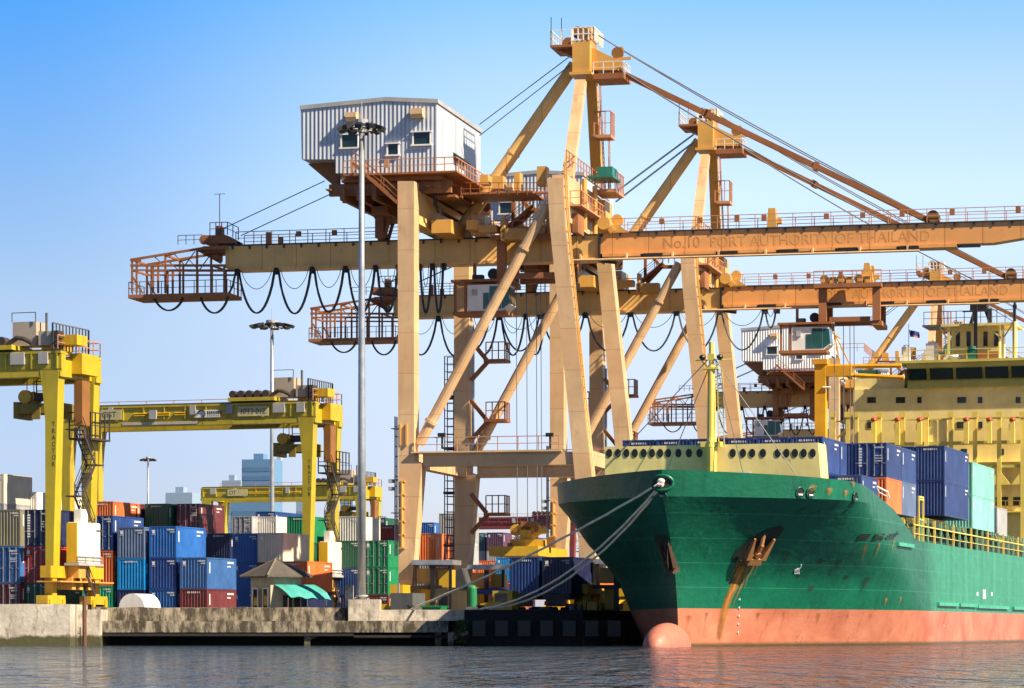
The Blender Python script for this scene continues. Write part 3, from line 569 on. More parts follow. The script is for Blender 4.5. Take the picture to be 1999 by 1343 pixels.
for a_, c_, yb in ((892, 955, 684), (978, 1052, 686), (1058, 1140, 686), (1146, 1228, 686), (1234, 1318, 686), (1324, 1402, 684), (1408, 1490, 684), (1494, 1514, 640)):
    m = MB(); a, c = L2.on_v(a_, 620, VM-1.2), L2.on_v(c_, 620, VM-1.2); a.z = c.z = CI['zbm']-.15; sag = a.z-L2.on_v(a_, yb, VM-1.2).z
    for dv in (0, .25): loop(m, a+V((0, dv, 0)), c+V((0, dv, 0)), sag-.1*dv, .075)
    loop(m, a+V((.2, .1, .1)), c+V((-.2, .1, .1)), sag*.4, .03, 12, 4); m.box(c.x-.15, c.x+.4, VM-1.35, VM-.8, CI['zbm']-.45, CI['zbm']-.02)
    m.build('festoon_loop', cable, crane2, False)
boom_text(crane1, 'No.10', x0, 1.3, letter, .98); boom_text(crane1, 'PORT AUTHORITY OF THAILAND', x0+4.05, 1.25, letter2, .97)
boom_text(crane2, 'PORT AUTHORITY OF THAILAND', x0+4.05, 1.25, letter2, .97)

# ------------------------------------------------------------------ rubber tyred gantry cranes
RA = Local(atx(106, 234), 234, G, YAW)
SPAN, WB = 25.3, 6.3
def make_rtg(yel=ryel, yel2=ryel2):
    root = thing('yard_gantry_crane', 'left yellow yard gantry crane, cut off by the picture edge', 'crane', RA.o, -YAW, 'yellow yard gantry cranes')
    def Q(px, py, v=0): return RA.on_v(px, py, v)
    def part(name, mat, mb, par=None): return mb.build(name, mat, par or root)
    out = [(84, 724), (120, 724), (110, 1107), (95, 1107), (94.5, 825), (91, 778)]
    pr = [Q(*p) for p in out]
    for side in (1, -1):
        for v in (0, WB):
            m = MB(); pl = [(p.x if side > 0 else -SPAN-p.x, v-.55, p.z) for p in pr]; m.prism(pl, (0, 1.1, 0)); part('leg', yel, m)
    zb, zt = Q(100, 736).z, Q(100, 683).z
    x1 = Q(124, 0).x
    for v in (0, WB):
        m = MB(); x0 = -SPAN-x1
        m.box(x0, x1, v-.38, v+.38, zb+.62, zt-.32); m.box(x0, x1, v-.52, v+.52, zb, zb+.42); m.box(x0, x1, v-.3, v+.3, zb+.42, zb+.62)
        m.box(x0, x1, v-.5, v+.5, zt-.3, zt-.12)
        for i in range(13): xx = x0+.3+(x1-x0-.7)*i/12; m.box(xx, xx+.12, v-.5, v-.381, zb+.62, zt-.31)
        g_ = part('girder', yel, m)
        m = MB(); m.box(x0+.1, x1-.1, v-.25, v+.25, zt-.115, zt+.03); m.build('crane_rail', deckdark, g_)
        if v == 0:
            m = MB()
            for k, w in ((.06, .9), (.2, .5), (.52, .6), (.66, .7), (.84, 1.2), (.93, .8)): xx = x0+(x1-x0)*k; m = MB(); m.box(xx, xx+w, -.6, -.385, zb+1.0, zb+1.9); m.build('electrical_box', greyp, g_)
            m = MB()
            for k0, k1 in ((.3, .44), (.56, .61), (.46, .5)): m.tube((x0+(x1-x0)*k0, -.46, zb+1.2), (x0+(x1-x0)*k1, -.46, zb+1.2), .08); m.tube((x0+(x1-x0)*k0, -.46, zb+1.0), (x0+(x1-x0)*k1, -.46, zb+1.0), .07)
            m.build('pipe_run', yel2, g_)
    for xx in (x1-1.2, -SPAN-x1+.4): m = MB(); m.box(xx, xx+.8, .53, WB-.53, zb+.1, zb+1.6); part('end_beam', yel, m)
    m = MB(); m.rail([(x1-9, WB+.6, zt), (x1-.2, WB+.6, zt), (x1-.2, -.6, zt)], 1.1, .035, 1.2); m.rail([(-SPAN-x1, WB+.6, zt), (x1-9, WB+.6, zt)], .9, .03, 3); part('railing', railm, m)
    # trolley with machinery on top
    m = MB(); tx0, tx1 = x1-9.6, x1-1.0; m.box(tx0+.8, tx1-3, -.9, WB+.9, zt+.05, zt+.4); tr = part('trolley', yel, m)
    m = MB(); a, c = Q(20, 662), Q(66, 632); m.box(a.x, c.x, .4, 2.2, zt+.42, zt+2.3); m.box(c.x+.3, c.x+1.4, .2, 1.3, zt+.41, zt+1.5); m.build('machinery_house', paint('beige_housing', (.42, .36, .29), .5, .4, .1), tr)
    for i in range(5): m = MB(); m.cyl((tx0+1.2+i*.85, -.3, zt+.72), (0, 1, 0), .36, .9, 12); m.build('cable_reel', deckdark, tr)
    m = MB(); m.path([(a.x, -.2, zt+.6), (a.x+.7, -.2, zt+1.0), (a.x+1.3, -.2, zt+.9), (a.x+2, -.2, zt+.55)], .2); m.build('hose', deckdark, tr); m = MB(); m.box(c.x+1.5, c.x+2.1, 0, 1, zt+.42, zt+1.5); m.build('control_box', deckdark, tr)
    m = MB(); m.rail([(c.x+1.6, .0, zt+.1), (x1-.9, 0, zt+.1), (x1-.9, WB, zt+.1), (c.x+1.6, WB, zt+.1)], 2.0, .045, .55); m.rail([(a.x, .3, zt+2.3), (c.x, .3, zt+2.3)], .7, .03, 1.9, False); m.tube((c.x+.6, 1, zt+1.5), (c.x+.6, 1, zt+3.0), .12); m.build('railing', wire, tr)
    m = MB(); m.box(c.x+1.5, c.x+3.4, .6, 2.4, zt+.42, zt+1.2); m.box(x1-2.4, x1-1.3, 1, 4, zt-.1, zt+.7); m.box(x1-.6, x1+.5, 2.2, 5.2, zb+.4, zt-.1); m.build('motor_box', yel2, tr)
    # spreader
    sx0, sx1, sz = Q(5, 815).x, Q(93, 815).x, Q(100, 810, 3).z
    m = MB(); m.box(sx0, sx1, WB/2-1.2, WB/2-.75, sz+.1, sz+.85); m.box(sx0, sx1, WB/2+.75, WB/2+1.2, sz+.1, sz+.85); m.box(sx0+.36, sx1-.36, WB/2-.74, WB/2+.74, sz+.35, sz+.7); m.box(sx0-.02, sx0+.35, WB/2-1.3, WB/2+1.3, sz-.3, sz+1.0); m.box(sx1-.35, sx1+.02, WB/2-1.3, WB/2+1.3, sz-.3, sz+.9); m.box(sx0+1.6, sx0+2.3, WB/2-1.32, WB/2-1.21, sz-.4, sz+.6)
    sp = part('spreader', paint('spreader_olive', (.22, .16, .02), .5, .5, .3), m)
    for v_ in (-.8, .8): m = MB(); m.cyl((sx0+.8, WB/2+v_, sz+1.4), (0, 1, 0), .55, .5, 14); m.box(sx0+.65, sx0+.95, WB/2+v_-.1, WB/2+v_+.1, sz+.6, sz+1.2); m.build('sheave', yel2, sp)
    m = MB(); q = sx0+1.8; m.rail([(q, WB/2-.9, sz+1.1), (q+.9, WB/2-.9, sz+1.1)], 1.5, .04, .9); m.box(q-.2, q+1.1, WB/2-1, WB/2, sz+1.1, sz+1.7); m.build('cable_basket', deckdark, sp)
    m = MB()
    for dx in (.5, 1.1, 2.3, 2.6): m.tube((sx0+dx, WB/2, sz+1.7), (sx0+dx, WB/2, zb+.2), .04, 4)
    part('hoist_rope', wire, m)
    # stairs on the right side, landing with rails
    m = MB(); xs = .95; zz = [1.9+i*2.6 for i in range(6)]
    for i in range(5):
        v0, v1 = (2.2, 4.4) if i % 2 else (4.4, 2.2)
        m.stair((xs-.3, v0, zz[i]), (xs-.3, v1, zz[i+1]), (.7, 0, 0), True, .33)
    for i in range(1, 6): m.box(xs-.5, xs+.6, (1.0 if i % 2 else 4.3), (2.3 if i % 2 else 5.6), zz[i]-.1, zz[i])
    part('stair', deckdark, m)
    m = MB(); z = Q(100, 860, WB).z; m.box(-.6, 1.3, WB-2.6, WB+1.0, z-.14, z); m.rail([(-.6, WB-2.5, z), (1.25, WB-2.5, z), (1.25, WB+.9, z)], 2.0, .045, .9); part('landing', deckdark, m)
    m = MB(); m.ladder((.9, 3.2, z), (1.2, 3.2, zb), (0, 1, 0), .5, .45); m.box(.5, 1.2, 2.4, 3.8, zb-3.6, zb-.1); part('ladder', sheave, m)
    # electrical house, sill beam, wheels
    z0, z1 = Q(100, 1098).z, Q(100, 1020).z
    m = MB(); m.box(.62, 1.5, 1.0, 5.0, z0, z1); m.box(.62, 1.5, 1.1, 4.9, z1, z1+.06); eh = part('electrical_house', paint('cabinet_cream', (.78, .74, .62), .4, .25, .1), m)
    m = MB(); m.box(.6, 1.48, .9, .995, z0, z1); m.build('door', yel2, eh)
    m = MB(); m.box(.45, 1.7, .8, 5.2, z0-.22, z0-.02); m.rail([(1.6, .9, z0), (1.6, 5.1, z0)], .5, .03, 1.2); part('service_platform', greyp, m)
    m = MB(); m.box(.7, 1.3, 2, 3.2, z1+.08, z1+1.1); part('operator_box', white, m)
    for side in (0, -SPAN):
        m = MB(); zs = Q(100, 1128).z; zt2 = Q(100, 1105).z
        m.box(side-.45, side+.45, -1.5, WB+1.5, zs, zt2); part('sill_beam', yel2, m)
        for v in (-.6, WB+.6):
            m = MB(); m.box(side-.5, side+.5, v-1.5, v+1.5, 1.25, 1.9); m.box(side-.35, side+.35, v-.35, v+.35, 1.9, zs)
            for dv in (-1.1, 1.1): m.box(side-.62, side-.44, v+dv-.2, v+dv+.2, .5, 1.6); m.box(side+.44, side+.62, v+dv-.2, v+dv+.2, .5, 1.6)
            bg_ = part('bogie', yel2, m)
            for dv in (-1.1, 1.1):
                m = MB(); m.cyl((side, v+dv, .7), (1, 0, 0), .7, .7, 18); w_ = m.build('wheel', black, bg_)
        m = MB()
        for v in (1.6, 2.9, 4.4): m.box(side-.4, side+.9, v-.3, v+.3, zs-.9, zs+.1)
        m.box(side+.46, side+1.4, 1.4, 2.6, zs, zt2+.3); m.box(side-.7, side+1.3, -1.6, WB+1.6, zs-.35, zs-.25); part('drive_unit', amber, m)
    return root, dict(zb=zb, zt=zt, x1=x1)
rtgA, RI = make_rtg()
rtgs = [rtgA]
for px, Y, lb in ((604, 286, 'middle yellow yard gantry crane spanning the container stacks'), (706, 453, 'distant yellow yard gantry crane with only its beam above the stacks')):
    c = copy_tree(rtgA); c.location = (atx(px, Y), Y, G); c['label'] = lb; rtgs.append(c)
c = copy_tree(rtgA); Y = 580; c.location = (atx(1118, Y), Y, G); c['label'] = 'maroon yard gantry crane far behind the first dockside crane legs'; c['group'] = 'distant gantry cranes'
mar = paint('gantry_maroon', (.20, .035, .04), .5, .4, .2)
for ch in list(c.children):
    for x in [ch]+list(ch.children):
        if x.data and x.data.materials[0] in (ryel, ryel2, amber): x.material_slots[0].link = 'OBJECT'; x.material_slots[0].material = mar
def plaque(root, x0, x1, z0, z1, body, size, mat=None, v=-.62):
    m = MB(); m.box(x0, x1, v, v+.06, z0, z1); pl = m.build('name_plate', mat or plain('plate_cream', (.52, .48, .26), .5), root)
    if body: text('lettering', body, size, ink, pl, (x0+(x1-x0)*.07, v-.004, z0+(z1-z0)*.24), (1, 0, 0), (0, 0, 1), .95)
    return pl
zb, zt = RI['zb'], RI['zt']; sc_ = 286/F
RB = Local(atx(604, 286), 286, G, YAW)
def bx(px): return RB.on_v(px, 0, -.6).x
plaque(rtgs[1], bx(464), bx(524), zb+.72, zt-.45, '10T3 012', .72)
plaque(rtgs[1], bx(196), bx(237), zb+.68, zt-.45, 'CIST', .8)
pl = plaque(rtgs[1], bx(381), bx(429), zb+.7, zt-.7, None, 0, white)
m = MB(); x0_ = bx(385); m.path([(x0_+.9*0+.45+.38*cos(R(a)), -.64, zb+1.05+.34*sin(R(a))) for a in range(-60, 200, 20)], .08, 5)
for i in range(8): m.box(x0_+1.05+i*.19, x0_+1.17+i*.19, -.63, -.621, zb+.98, zb+1.3); m.box(x0_+1.05+i*.19, x0_+1.17+i*.19, -.63, -.621, zb+.8, zb+.88)
m.build('emblem', ink, pl)
m = MB(); m.box(bx(292), bx(306), -.75, -.55, zb+.65, zt-.6); m.build('control_box', greyp, rtgs[1])
m = MB(); m.box(bx(238), bx(385), -.55, -.525, zb+.12, zb+.36); pl = m.build('banner', plain('banner_grey', (.5, .47, .45), .6), rtgs[1])
RC = Local(atx(706, 453), 453, G, YAW)
plaque(rtgs[2], RC.on_v(447, 0, 0).x, RC.on_v(486, 0, 0).x, zb+.7, zt-.4, 'CIT', .8)
for r_, pxk in ((rtgs[0], 0), (rtgs[1], 1)):
    tp = None; m = None
    for i, ch in enumerate('TRACTOR'):
        p = RA.on_v(101.5, 832+i*13, -.56)
        t_ = text('lettering', ch, .5, ink, None, (p.x-.02, -.556, p.z), (1, 0, 0), (0, 0, 1), .9, .004); t_.parent = r_

# ------------------------------------------------------------------ light masts
def make_mast(H):
    root = thing('floodlight_mast', 'tall silver floodlight mast on the white concrete block in front', 'light mast', (0, 0, 0), 0, 'floodlight masts')
    m = MB(); m.path([(0, 0, 0), (0, 0, H*.33), (0, 0, H*.66), (0, 0, H)], .34, 16, .2); m.build('pole', steel, root, True)
    m = MB(); m.cyl((0, 0, .25), (0, 0, 1), .5, .12, 16); m.build('base_flange', greyp, root)
    m = MB(); m.cyl((0, 0, H+.1), (0, 0, 1), .28, .7, 12); m.cyl((0, 0, H+.55), (0, 0, 1), .5, .35, 12); m.tube((0, 0, H+.6), (0, 0, H+2.1), .025, 4)
    n = 10
    for i in range(n):
        a, c = 2*pi*i/n, 2*pi*(i+1)/n
        m.beam((1.05*cos(a), 1.05*sin(a), H-.05), (1.05*cos(c), 1.05*sin(c), H-.05), .09); m.beam((.2*cos(a), .2*sin(a), H), (1.2*cos(a), 1.2*sin(a), H-.05), .07)
    m.build('lamp_ring', greyp, root)
    for i in range(n):
        a = 2*pi*i/n+.2; d = V((cos(a), sin(a), 0)); c = V((0, 0, H+.02))+d*1.45
        m = MB(); m.beam(c-d*.35+V((0, 0, .18)), c+d*.38-V((0, 0, .1)), .5, .3); m.beam(c-d*.45, c-d*.3+V((0, 0, -.2)), .2); m.build('floodlight', black, root)
    return root
MH = 36.0
mast1 = make_mast(MH); mast1.location = (atx(706, 231), 231, 3.55)
c = copy_tree(mast1); c.location = (atx(531, 372), 372, 2.6); c['label'] = 'grey floodlight mast with a wide lamp ring rising behind the middle gantry'
for ch in c.children:
    if ch.name.startswith(('lamp_ring', 'floodlight')): ch.scale = (1.5, 1.5, 1)
c = copy_tree(mast1); c.location = (atx(289, 655), 655, G); c['label'] = 'small distant floodlight mast above the left container stacks'
wall('mast_block', atx(680, 229.3), atx(741, 229.3), 229.3, 232.6, 1.87, 3.52, cw, 'white concrete block carrying the tall floodlight mast', .02, 'plinth')
wall('concrete_post', atx(672, 230.6), atx(688, 230.6), 231.6, 232.4, G, 4.6, cw, 'slim pale concrete post left of the tall mast block', .02, 'post')

# ------------------------------------------------------------------ containers
CMAT = {}
def cpaint(name, base):
    if name in CMAT: return CMAT[name]
    m, t, b = nodes('container_'+name, base, .38)
    oi = N(t, 'ObjectInfo'); w = N(t, 'Math', operation='MULTIPLY'); w.inputs[1].default_value = 60; t.links.new(oi.outputs['Random'], w.inputs[0])
    def n4(scale, sc=(1, 1, 1), detail=5):
        n = N(t, 'TexNoise', noise_dimensions='4D'); n.inputs['Scale'].default_value = scale; n.inputs['Detail'].default_value = detail
        t.links.new(coords(t, sc), n.inputs['Vector']); t.links.new(w.outputs[0], n.inputs['W']); return n.outputs[0]
    c = mixc(t, ramp(t, n4(.5), .3, .72), dark(base, .72), tuple(min(1, x*1.1+.004) for x in base))
    c = mixc(t, ramp(t, n4(1.2, (1.4, 1.4, .25)), .55, .8, cb=(.55, .55, .55, 1)), c, tuple(x*.6+.035 for x in base))
    c = mixc(t, ramp(t, n4(1.6, (1, 1, .6), 8), .66, .76, cb=(.8, .8, .8, 1)), c, (.13, .05, .02))
    h = N(t, 'HueSaturation'); v = N(t, 'MapRange'); v.inputs[3].default_value = .78; v.inputs[4].default_value = 1.15
    t.links.new(oi.outputs['Random'], v.inputs[0]); t.links.new(v.outputs[0], h.inputs['Value']); t.links.new(c, h.inputs['Color'])
    t.links.new(h.outputs[0], b.inputs['Base Color'])
    t.links.new(ramp(t, n4(2, (1, 1, 1), 3), .2, .8, (.28, .28, .28, 1), (.55, .55, .55, 1)), b.inputs['Roughness'])
    CMAT[name] = m; return m
PAL = dict(blue=(.012, .10, .36), deepblue=(.008, .045, .20), navy=(.008, .016, .075), sky=(.005, .27, .72), slate=(.10, .15, .27), teal=(.20, .52, .46), maroon=(.12, .022, .03),
           red=(.40, .03, .025), redbrown=(.36, .085, .035), orange=(.66, .15, .035), green=(.004, .21, .085), darkgreen=(.006, .085, .05), jade=(.02, .33, .17), grey=(.33, .34, .36), olive=(.22, .21, .14),
           white=(.74, .72, .66), cream=(.72, .66, .52), steelblue=(.03, .11, .32), purple=(.085, .035, .075), petrol=(.02, .09, .12), shipblue=(.018, .045, .17), mint=(.22, .60, .50), pink=(.62, .26, .18))
CWID = 2.44
CM = {}
def cmesh(L, H, end):
    k = (L, H, end)
    if k in CM: return CM[k]
    m = MB(); w = CWID/2; f = .15
    for x in (-w, w-f):
        for y in (0, L-f): m.box(x, x+f, y, y+f, 0, H)
    for z in (0, H-.11):
        for x in (-w, w-.09): m.box(x, x+.09, f, L-f, z+.004, z+.106)
        for y in (0, L-.1): m.box(-w+f, w-f, y, y+.1, z+.004, z+.106)
    def corr(p, q, nrm, z0, z1, pitch=.28, dep=.04):
        p, q, nrm = V(p), V(q), V(nrm); n = max(4, int((q-p).length/pitch)); pts = []
        for i in range(n):
            for fr, o in ((0, 0), (.3, 0), (.5, -dep), (.8, -dep)): pts.append(p.lerp(q, (i+fr)/n)+nrm*o)
        pts.append(q); K = len(pts)
        m.add([(a.x, a.y, z0) for a in pts]+[(a.x, a.y, z1) for a in pts], [(i, i+1, i+1+K, i+K) for i in range(K-1)])
    corr((w-.012, f, 0), (w-.012, L-f, 0), (1, 0, 0), .1, H-.1); corr((-w+.012, f, 0), (-w+.012, L-f, 0), (-1, 0, 0), .1, H-.1)
    corr((-w+f, L-.012, 0), (w-f, L-.012, 0), (0, 1, 0), .1, H-.1, .25)
    if end == 'blank': corr((-w+f, .012, 0), (w-f, .012, 0), (0, -1, 0), .1, H-.1, .25)
    m.box(-w+.05, w-.05, .05, L-.05, H-.07, H-.02); m.box(-w+.05, w-.05, .05, L-.05, .03, .08)
    me = m.mesh('shipping_container'); me.materials.append(cpaint('grey', PAL['grey'])); CM[k] = me; return me
def door_meshes(H):
    k = ('door', H)
    if k in CM: return CM[k]
    r = []
    for s in (-1, 1):
        m = MB(); x0, x1 = sorted((s*.02, s*(CWID/2-.15)))
        m.box(x0, x1, .06, .09, .12, H-.12)
        for i in range(5): z = .2+(H-.5)*i/4.6; m.box(x0+.08, x1-.08, .045, .0595, z, z+.3)
        a = m.mesh('door'); a.materials.append(cpaint('grey', PAL['grey'])); m = MB()
        for x in (.28, .85): m.tube((s*x, .02, .06), (s*x, .02, H-.06), .028, 6); m.beam((s*x, .015, H*.42), (s*x+s*.3, .015, H*.4), .05); m.box(s*x-.06, s*x+.06, -.01, .04, .1, .25); m.box(s*x-.06, s*x+.06, -.01, .04, H-.25, H-.1)
        b_ = m.mesh('lock_rods'); b_.materials.append(steel); r.append((a, b_))
    CM[k] = r; return r
def marks(kind, H, L):
    k = ('mk', kind, H, L)
    if k in CM: return CM[k]
    m = MB(); rr = random.Random(hash(kind) % 97+3)
    def row(x0, x1, z, h, y=-.004, cw_=.07):
        x = x0
        while x < x1-.02: w_ = cw_*rr.choice((.6, .8, 1)); m.box(x, min(x+w_, x1), y-.006, y, z, z+h); x += cw_*1.35
    if kind == 'a': row(.25, 1.0, H-.42, .13); row(.45, 1.0, H-.62, .1); row(.35, .95, H-.95, .06); row(.35, .9, H-1.08, .06); row(.35, .95, H-1.21, .06)
    if kind == 'b': row(.4, 1.05, H-.35, .12); row(.7, 1.05, H-.55, .12); m.box(-.95, -.7, -.012, -.004, H-.6, H-.3); row(-1, -.65, H-.72, .06)
    if kind == 'c':
        z = H-.35
        while z > .8: m.box(-.9, -.66, -.012, -.004, z-.16, z-.03); z -= .21
        row(.3, 1, H-.4, .12); row(.35, .9, H-1.0, .08); row(.35, .95, H-1.2, .08); row(.35, .9, H-1.4, .08)
    if kind == 'd': row(-.55, .55, H-.34, .14, cw_=.13)
    if kind == 's':                                      # on the long right side
        y = .7
        for z, hh, ln in ((H-.45, .16, 1.3), (H-.75, .12, .7)):
            yy = L-1.9
            while yy < L-1.9+ln: m.box(CWID/2+.002, CWID/2+.01, yy, yy+.1, z, z+hh); yy += .15
        m.box(CWID/2+.002, CWID/2+.01, .45, .62, H-1.3, H-.4)
    me = m.mesh('lettering'); me.materials.append(whiteink); CM[k] = me; return me
NC = [0]
def container(x, y, z, color, end='blank', H=2.59, L=6.06, yaw=-YAW, label='', group='containers stacked in the yard', mk=None, parent=None):
    """front-left-bottom corner at x, y, z"""
    me = cmesh(L, H, end); o = obj('shipping_container', me, cpaint(color, PAL[color]))
    d = V((cos(yaw), sin(yaw), 0)); o.location = V((x, y, z))+d*CWID/2; o.rotation_euler = (0, 0, yaw)
    tag(o, label, 'container', group)
    if end == 'door':
        for a, r_ in door_meshes(H):
            dd = obj('door', a, cpaint(color, PAL[color]), o); obj('lock_rod', r_, None, dd)
    for k in (mk or ''):
        obj('lettering', marks(k, H, L), None, o)
    NC[0] += 1; return o
ORD = ['lowest', 'second from bottom', 'third up', 'fourth up', 'fifth up']
def stack(px, Y, tiers, yaw=-YAW, group='containers stacked in the yard', z0=G, top=''):
    """tiers bottom to top: (colour, end, H, marks, label[, L]); a tier without label is hidden behind nearer ones"""
    z = z0; vis = [t for t in tiers if t[4]]
    for i, t in enumerate(tiers):
        lab = t[4] or f'{t[0]} container hidden {ORD[i]} in the stack below the {vis[-1][4] if vis else top}'
        w = lab.split(); lab = ' '.join(w[:16])
        container(atx(px, Y), Y, z, t[0], t[1], t[2], t[5] if len(t) > 5 else 6.06, yaw, lab, group, ((t[3] or 'bd'[i % 2])+'s') if t[4] else ''); z += t[2]+.012
h, s_ = 2.9, 2.59
stack(-15, 238, [('maroon', 'door', h, 'a', 'maroon container behind the white wall at far left corner'), ('steelblue', 'door', h, 'a', 'steel blue container with white lettering, below the olive one at far left'), ('olive', 'blank', h, '', 'olive grey ribbed container at the far left edge')])
stack(46.5, 238, [('darkgreen', 'door', h, 'b', 'green container left of the gantry wheels, under the red one'), ('red', 'door', h, 'b', 'red container with doors, under the navy one left of the gantry leg'), ('navy', 'door', h, 'c', 'navy container with tall white lettering left of the gantry leg')])
stack(168, 251, [('jade', 'blank', h, 'b', 'bright green container right of the gantry wheels, under the orange red one'), ('orange', 'blank', h, 'b', 'bright orange red container right of the white electrical cabinet'), ('deepblue', 'door', h, 'b', 'two-tone blue container above the orange red one beside the gantry leg')])
stack(229, 250, [('navy', 'blank', s_, '', ''), ('sky', 'blank', s_, '', 'brightest azure container with a dark patch, above the white tank'), ('slate', 'blank', s_, 'b', 'faded slate blue container on top of the azure one')], z0=G-.05)
stack(291, 249.3, [('blue', 'blank', s_, 'b', 'blue container lowest of three right of the white tank'), ('deepblue', 'blank', s_, 'b', 'dark blue container in the middle of the blue stack right of the azure one'), ('blue', 'blank', s_, 'b', 'blue container crossed by a leg shadow, top of its stack')])
stack(351, 248.3, [('maroon', 'blank', s_, 'd', 'maroon container on the ground under the blue one left of the hut'), ('steelblue', 'blank', s_, 'b', 'dull blue container above the maroon one left of the hut')])
stack(345, 297, [('grey', 'blank', h, '', ''), ('grey', 'blank', h, '', ''), ('blue', 'blank', h, '', 'blue ribbed container under the maroon door container'), ('maroon', 'door', h, 'a', 'dark maroon container with doors and a sunlit red side, on top')])
stack(404, 297, [('maroon', 'blank', h, '', ''), ('blue', 'blank', h, '', ''), ('navy', 'blank', h, 'd', 'navy ribbed container with a white name above the long blue one')])
stack(283, 297, [('grey', 'blank', h, '', ''), ('maroon', 'blank', h, '', ''), ('blue', 'blank', h, '', ''), ('darkgreen', 'blank', h, '', 'dark green ribbed container on the top row left of the maroon doors')])
stack(222, 297, [('blue', 'blank', h, '', ''), ('grey', 'blank', h, '', ''), ('red', 'blank', h, '', ''), ('maroon', 'blank', h, '', 'dark maroon top row container just left of the dark green one')])
stack(176, 292, [('green', 'blank', h, '', ''), ('blue', 'blank', h, '', ''), ('navy', 'blank', h, '', ''), ('orange', 'blank', h, '', 'top row orange red container behind the gantry leg at left')])
stack(118, 318, [('grey', 'blank', s_, '', ''), ('blue', 'blank', s_, '', ''), ('navy', 'blank', s_, '', ''), ('blue', 'blank', s_, '', ''), ('red', 'blank', s_, 'b', 'red container high up, seen between the two left gantry legs')])
stack(-36, 297, [('grey', 'blank', h, '', ''), ('white', 'blank', h, '', ''), ('maroon', 'blank', h, '', ''), ('grey', 'blank', h, '', ''), ('cream', 'blank', h, '', 'cream container highest at the far left edge')])
stack(29, 302, [('grey', 'blank', s_, '', ''), ('blue', 'blank', s_, '', ''), ('blue', 'blank', s_, '', ''), ('maroon', 'blank', s_, '', ''), ('white', 'blank', s_, '', 'white container on the top row left of the near gantry leg', 12.19)])
stack(454, 268, [('blue', 'blank', s_, 'b', 'blue container lowest of three just left of the hut'), ('blue', 'blank', s_, 'b', 'blue container second of three left of the hut roof'), ('blue', 'blank', s_, 'b', 'blue container top of three beside the cream one')])
stack(452, 330, [('grey', 'blank', h, '', ''), ('grey', 'blank', h, '', ''), ('maroon', 'blank', h, '', ''), ('grey', 'door', h, 'a', 'grey container with doors behind the blue stack left of the cream one')])
stack(503, 266.5, [('navy', 'blank', s_, '', ''), ('maroon', 'blank', s_, '', ''), ('cream', 'blank', s_, 'b', 'cream container with a shadow stripe above the hut roof')])
stack(499, 331, [('grey', 'blank', h, '', ''), ('blue', 'blank', h, '', ''), ('white', 'blank', h, '', ''), ('white', 'blank', h, 'b', 'dirty white container between the cream and the top navy one')])
stack(499, 352, [('grey', 'blank', s_, '', ''), ('blue', 'blank', s_, '', ''), ('grey', 'blank', s_, '', ''), ('maroon', 'blank', s_, '', ''), ('deepblue', 'blank', s_, 'b', 'long blue container on the very top behind the middle gantry', 12.19)])
stack(545, 345, [('grey', 'blank', s_, '', ''), ('blue', 'blank', s_, '', ''), ('maroon', 'blank', s_, '', ''), ('pink', 'blank', s_, 'b', 'pale pink container end between the cream and the green one')])
stack(560, 297, [('grey', 'blank', s_, '', ''), ('maroon', 'blank', s_, '', ''), ('darkgreen', 'door', s_, 'b', 'dark green door container left of the middle gantry leg, under a plain green one'), ('green', 'blank', s_, 'd', 'plain green container left of the middle gantry leg, on top')])
stack(548, 262, [('navy', 'blank', s_, '', ''), ('orange', 'blank', s_, '', 'orange container just above the hut roof at right')])
stack(655, 290, [('navy', 'blank', s_, '', 'navy container low between the gantry leg and the mast'), ('deepblue', 'blank', s_, 'b', 'dark blue container under the green one left of the tall mast'), ('darkgreen', 'blank', s_, '', 'dark green container left of the tall mast, top of its stack')])
stack(655, 297, [('grey', 'blank', s_, '', ''), ('grey', 'blank', s_, '', ''), ('maroon', 'blank', s_, '', ''), ('white', 'blank', s_, 'b', 'white container behind the far gantry leg left of the mast')])
stack(711, 289, [('maroon', 'blank', s_, '', 'maroon container at ground level right of the tall mast'), ('green', 'door', s_, 'b', 'lower of two bright green containers right of the tall mast'), ('green', 'door', s_, 'b', 'upper of two bright green containers right of the tall mast')])
stack(735, 322, [('grey', 'blank', s_, '', ''), ('blue', 'blank', s_, '', ''), ('maroon', 'blank', s_, '', ''), ('red', 'blank', s_, '', 'red container on top, between the mast and the first crane leg')])
stack(700, 345, [('grey', 'blank', s_, '', ''), ('blue', 'blank', s_, '', ''), ('white', 'blank', s_, '', ''), ('slate', 'blank', s_, 'b', 'pale slate container end just right of the mast, high up')])
stack(716, 372, [('grey', 'blank', s_, '', ''), ('grey', 'blank', s_, '', ''), ('blue', 'blank', s_, '', ''), ('maroon', 'blank', s_, '', ''), ('darkgreen', 'blank', s_, '', 'dark green container farthest up right of the mast', 12.19)])
stack(748, 305, [('grey', 'blank', s_, '', ''), ('maroon', 'blank', s_, '', ''), ('red', 'blank', s_, 'b', 'red container with a white mark, left of the first crane leg')])
stack(806, 297, [('redbrown', 'blank', h, '', 'red brown container behind the crane wheel sets'), ('grey', 'blank', h, '', ''), ('orange', 'blank', h, '', 'large orange container between the two landside crane legs')])
stack(812, 372, [('grey', 'blank', s_, '', ''), ('grey', 'blank', s_, '', ''), ('maroon', 'blank', s_, '', ''), ('pink', 'blank', s_, '', 'salmon container above the large orange one')])
stack(812, 388, [('grey', 'blank', s_, '', ''), ('grey', 'blank', s_, '', ''), ('maroon', 'blank', s_, '', ''), ('grey', 'blank', s_, '', ''), ('blue', 'blank', s_, '', 'blue container on top behind the salmon one')])
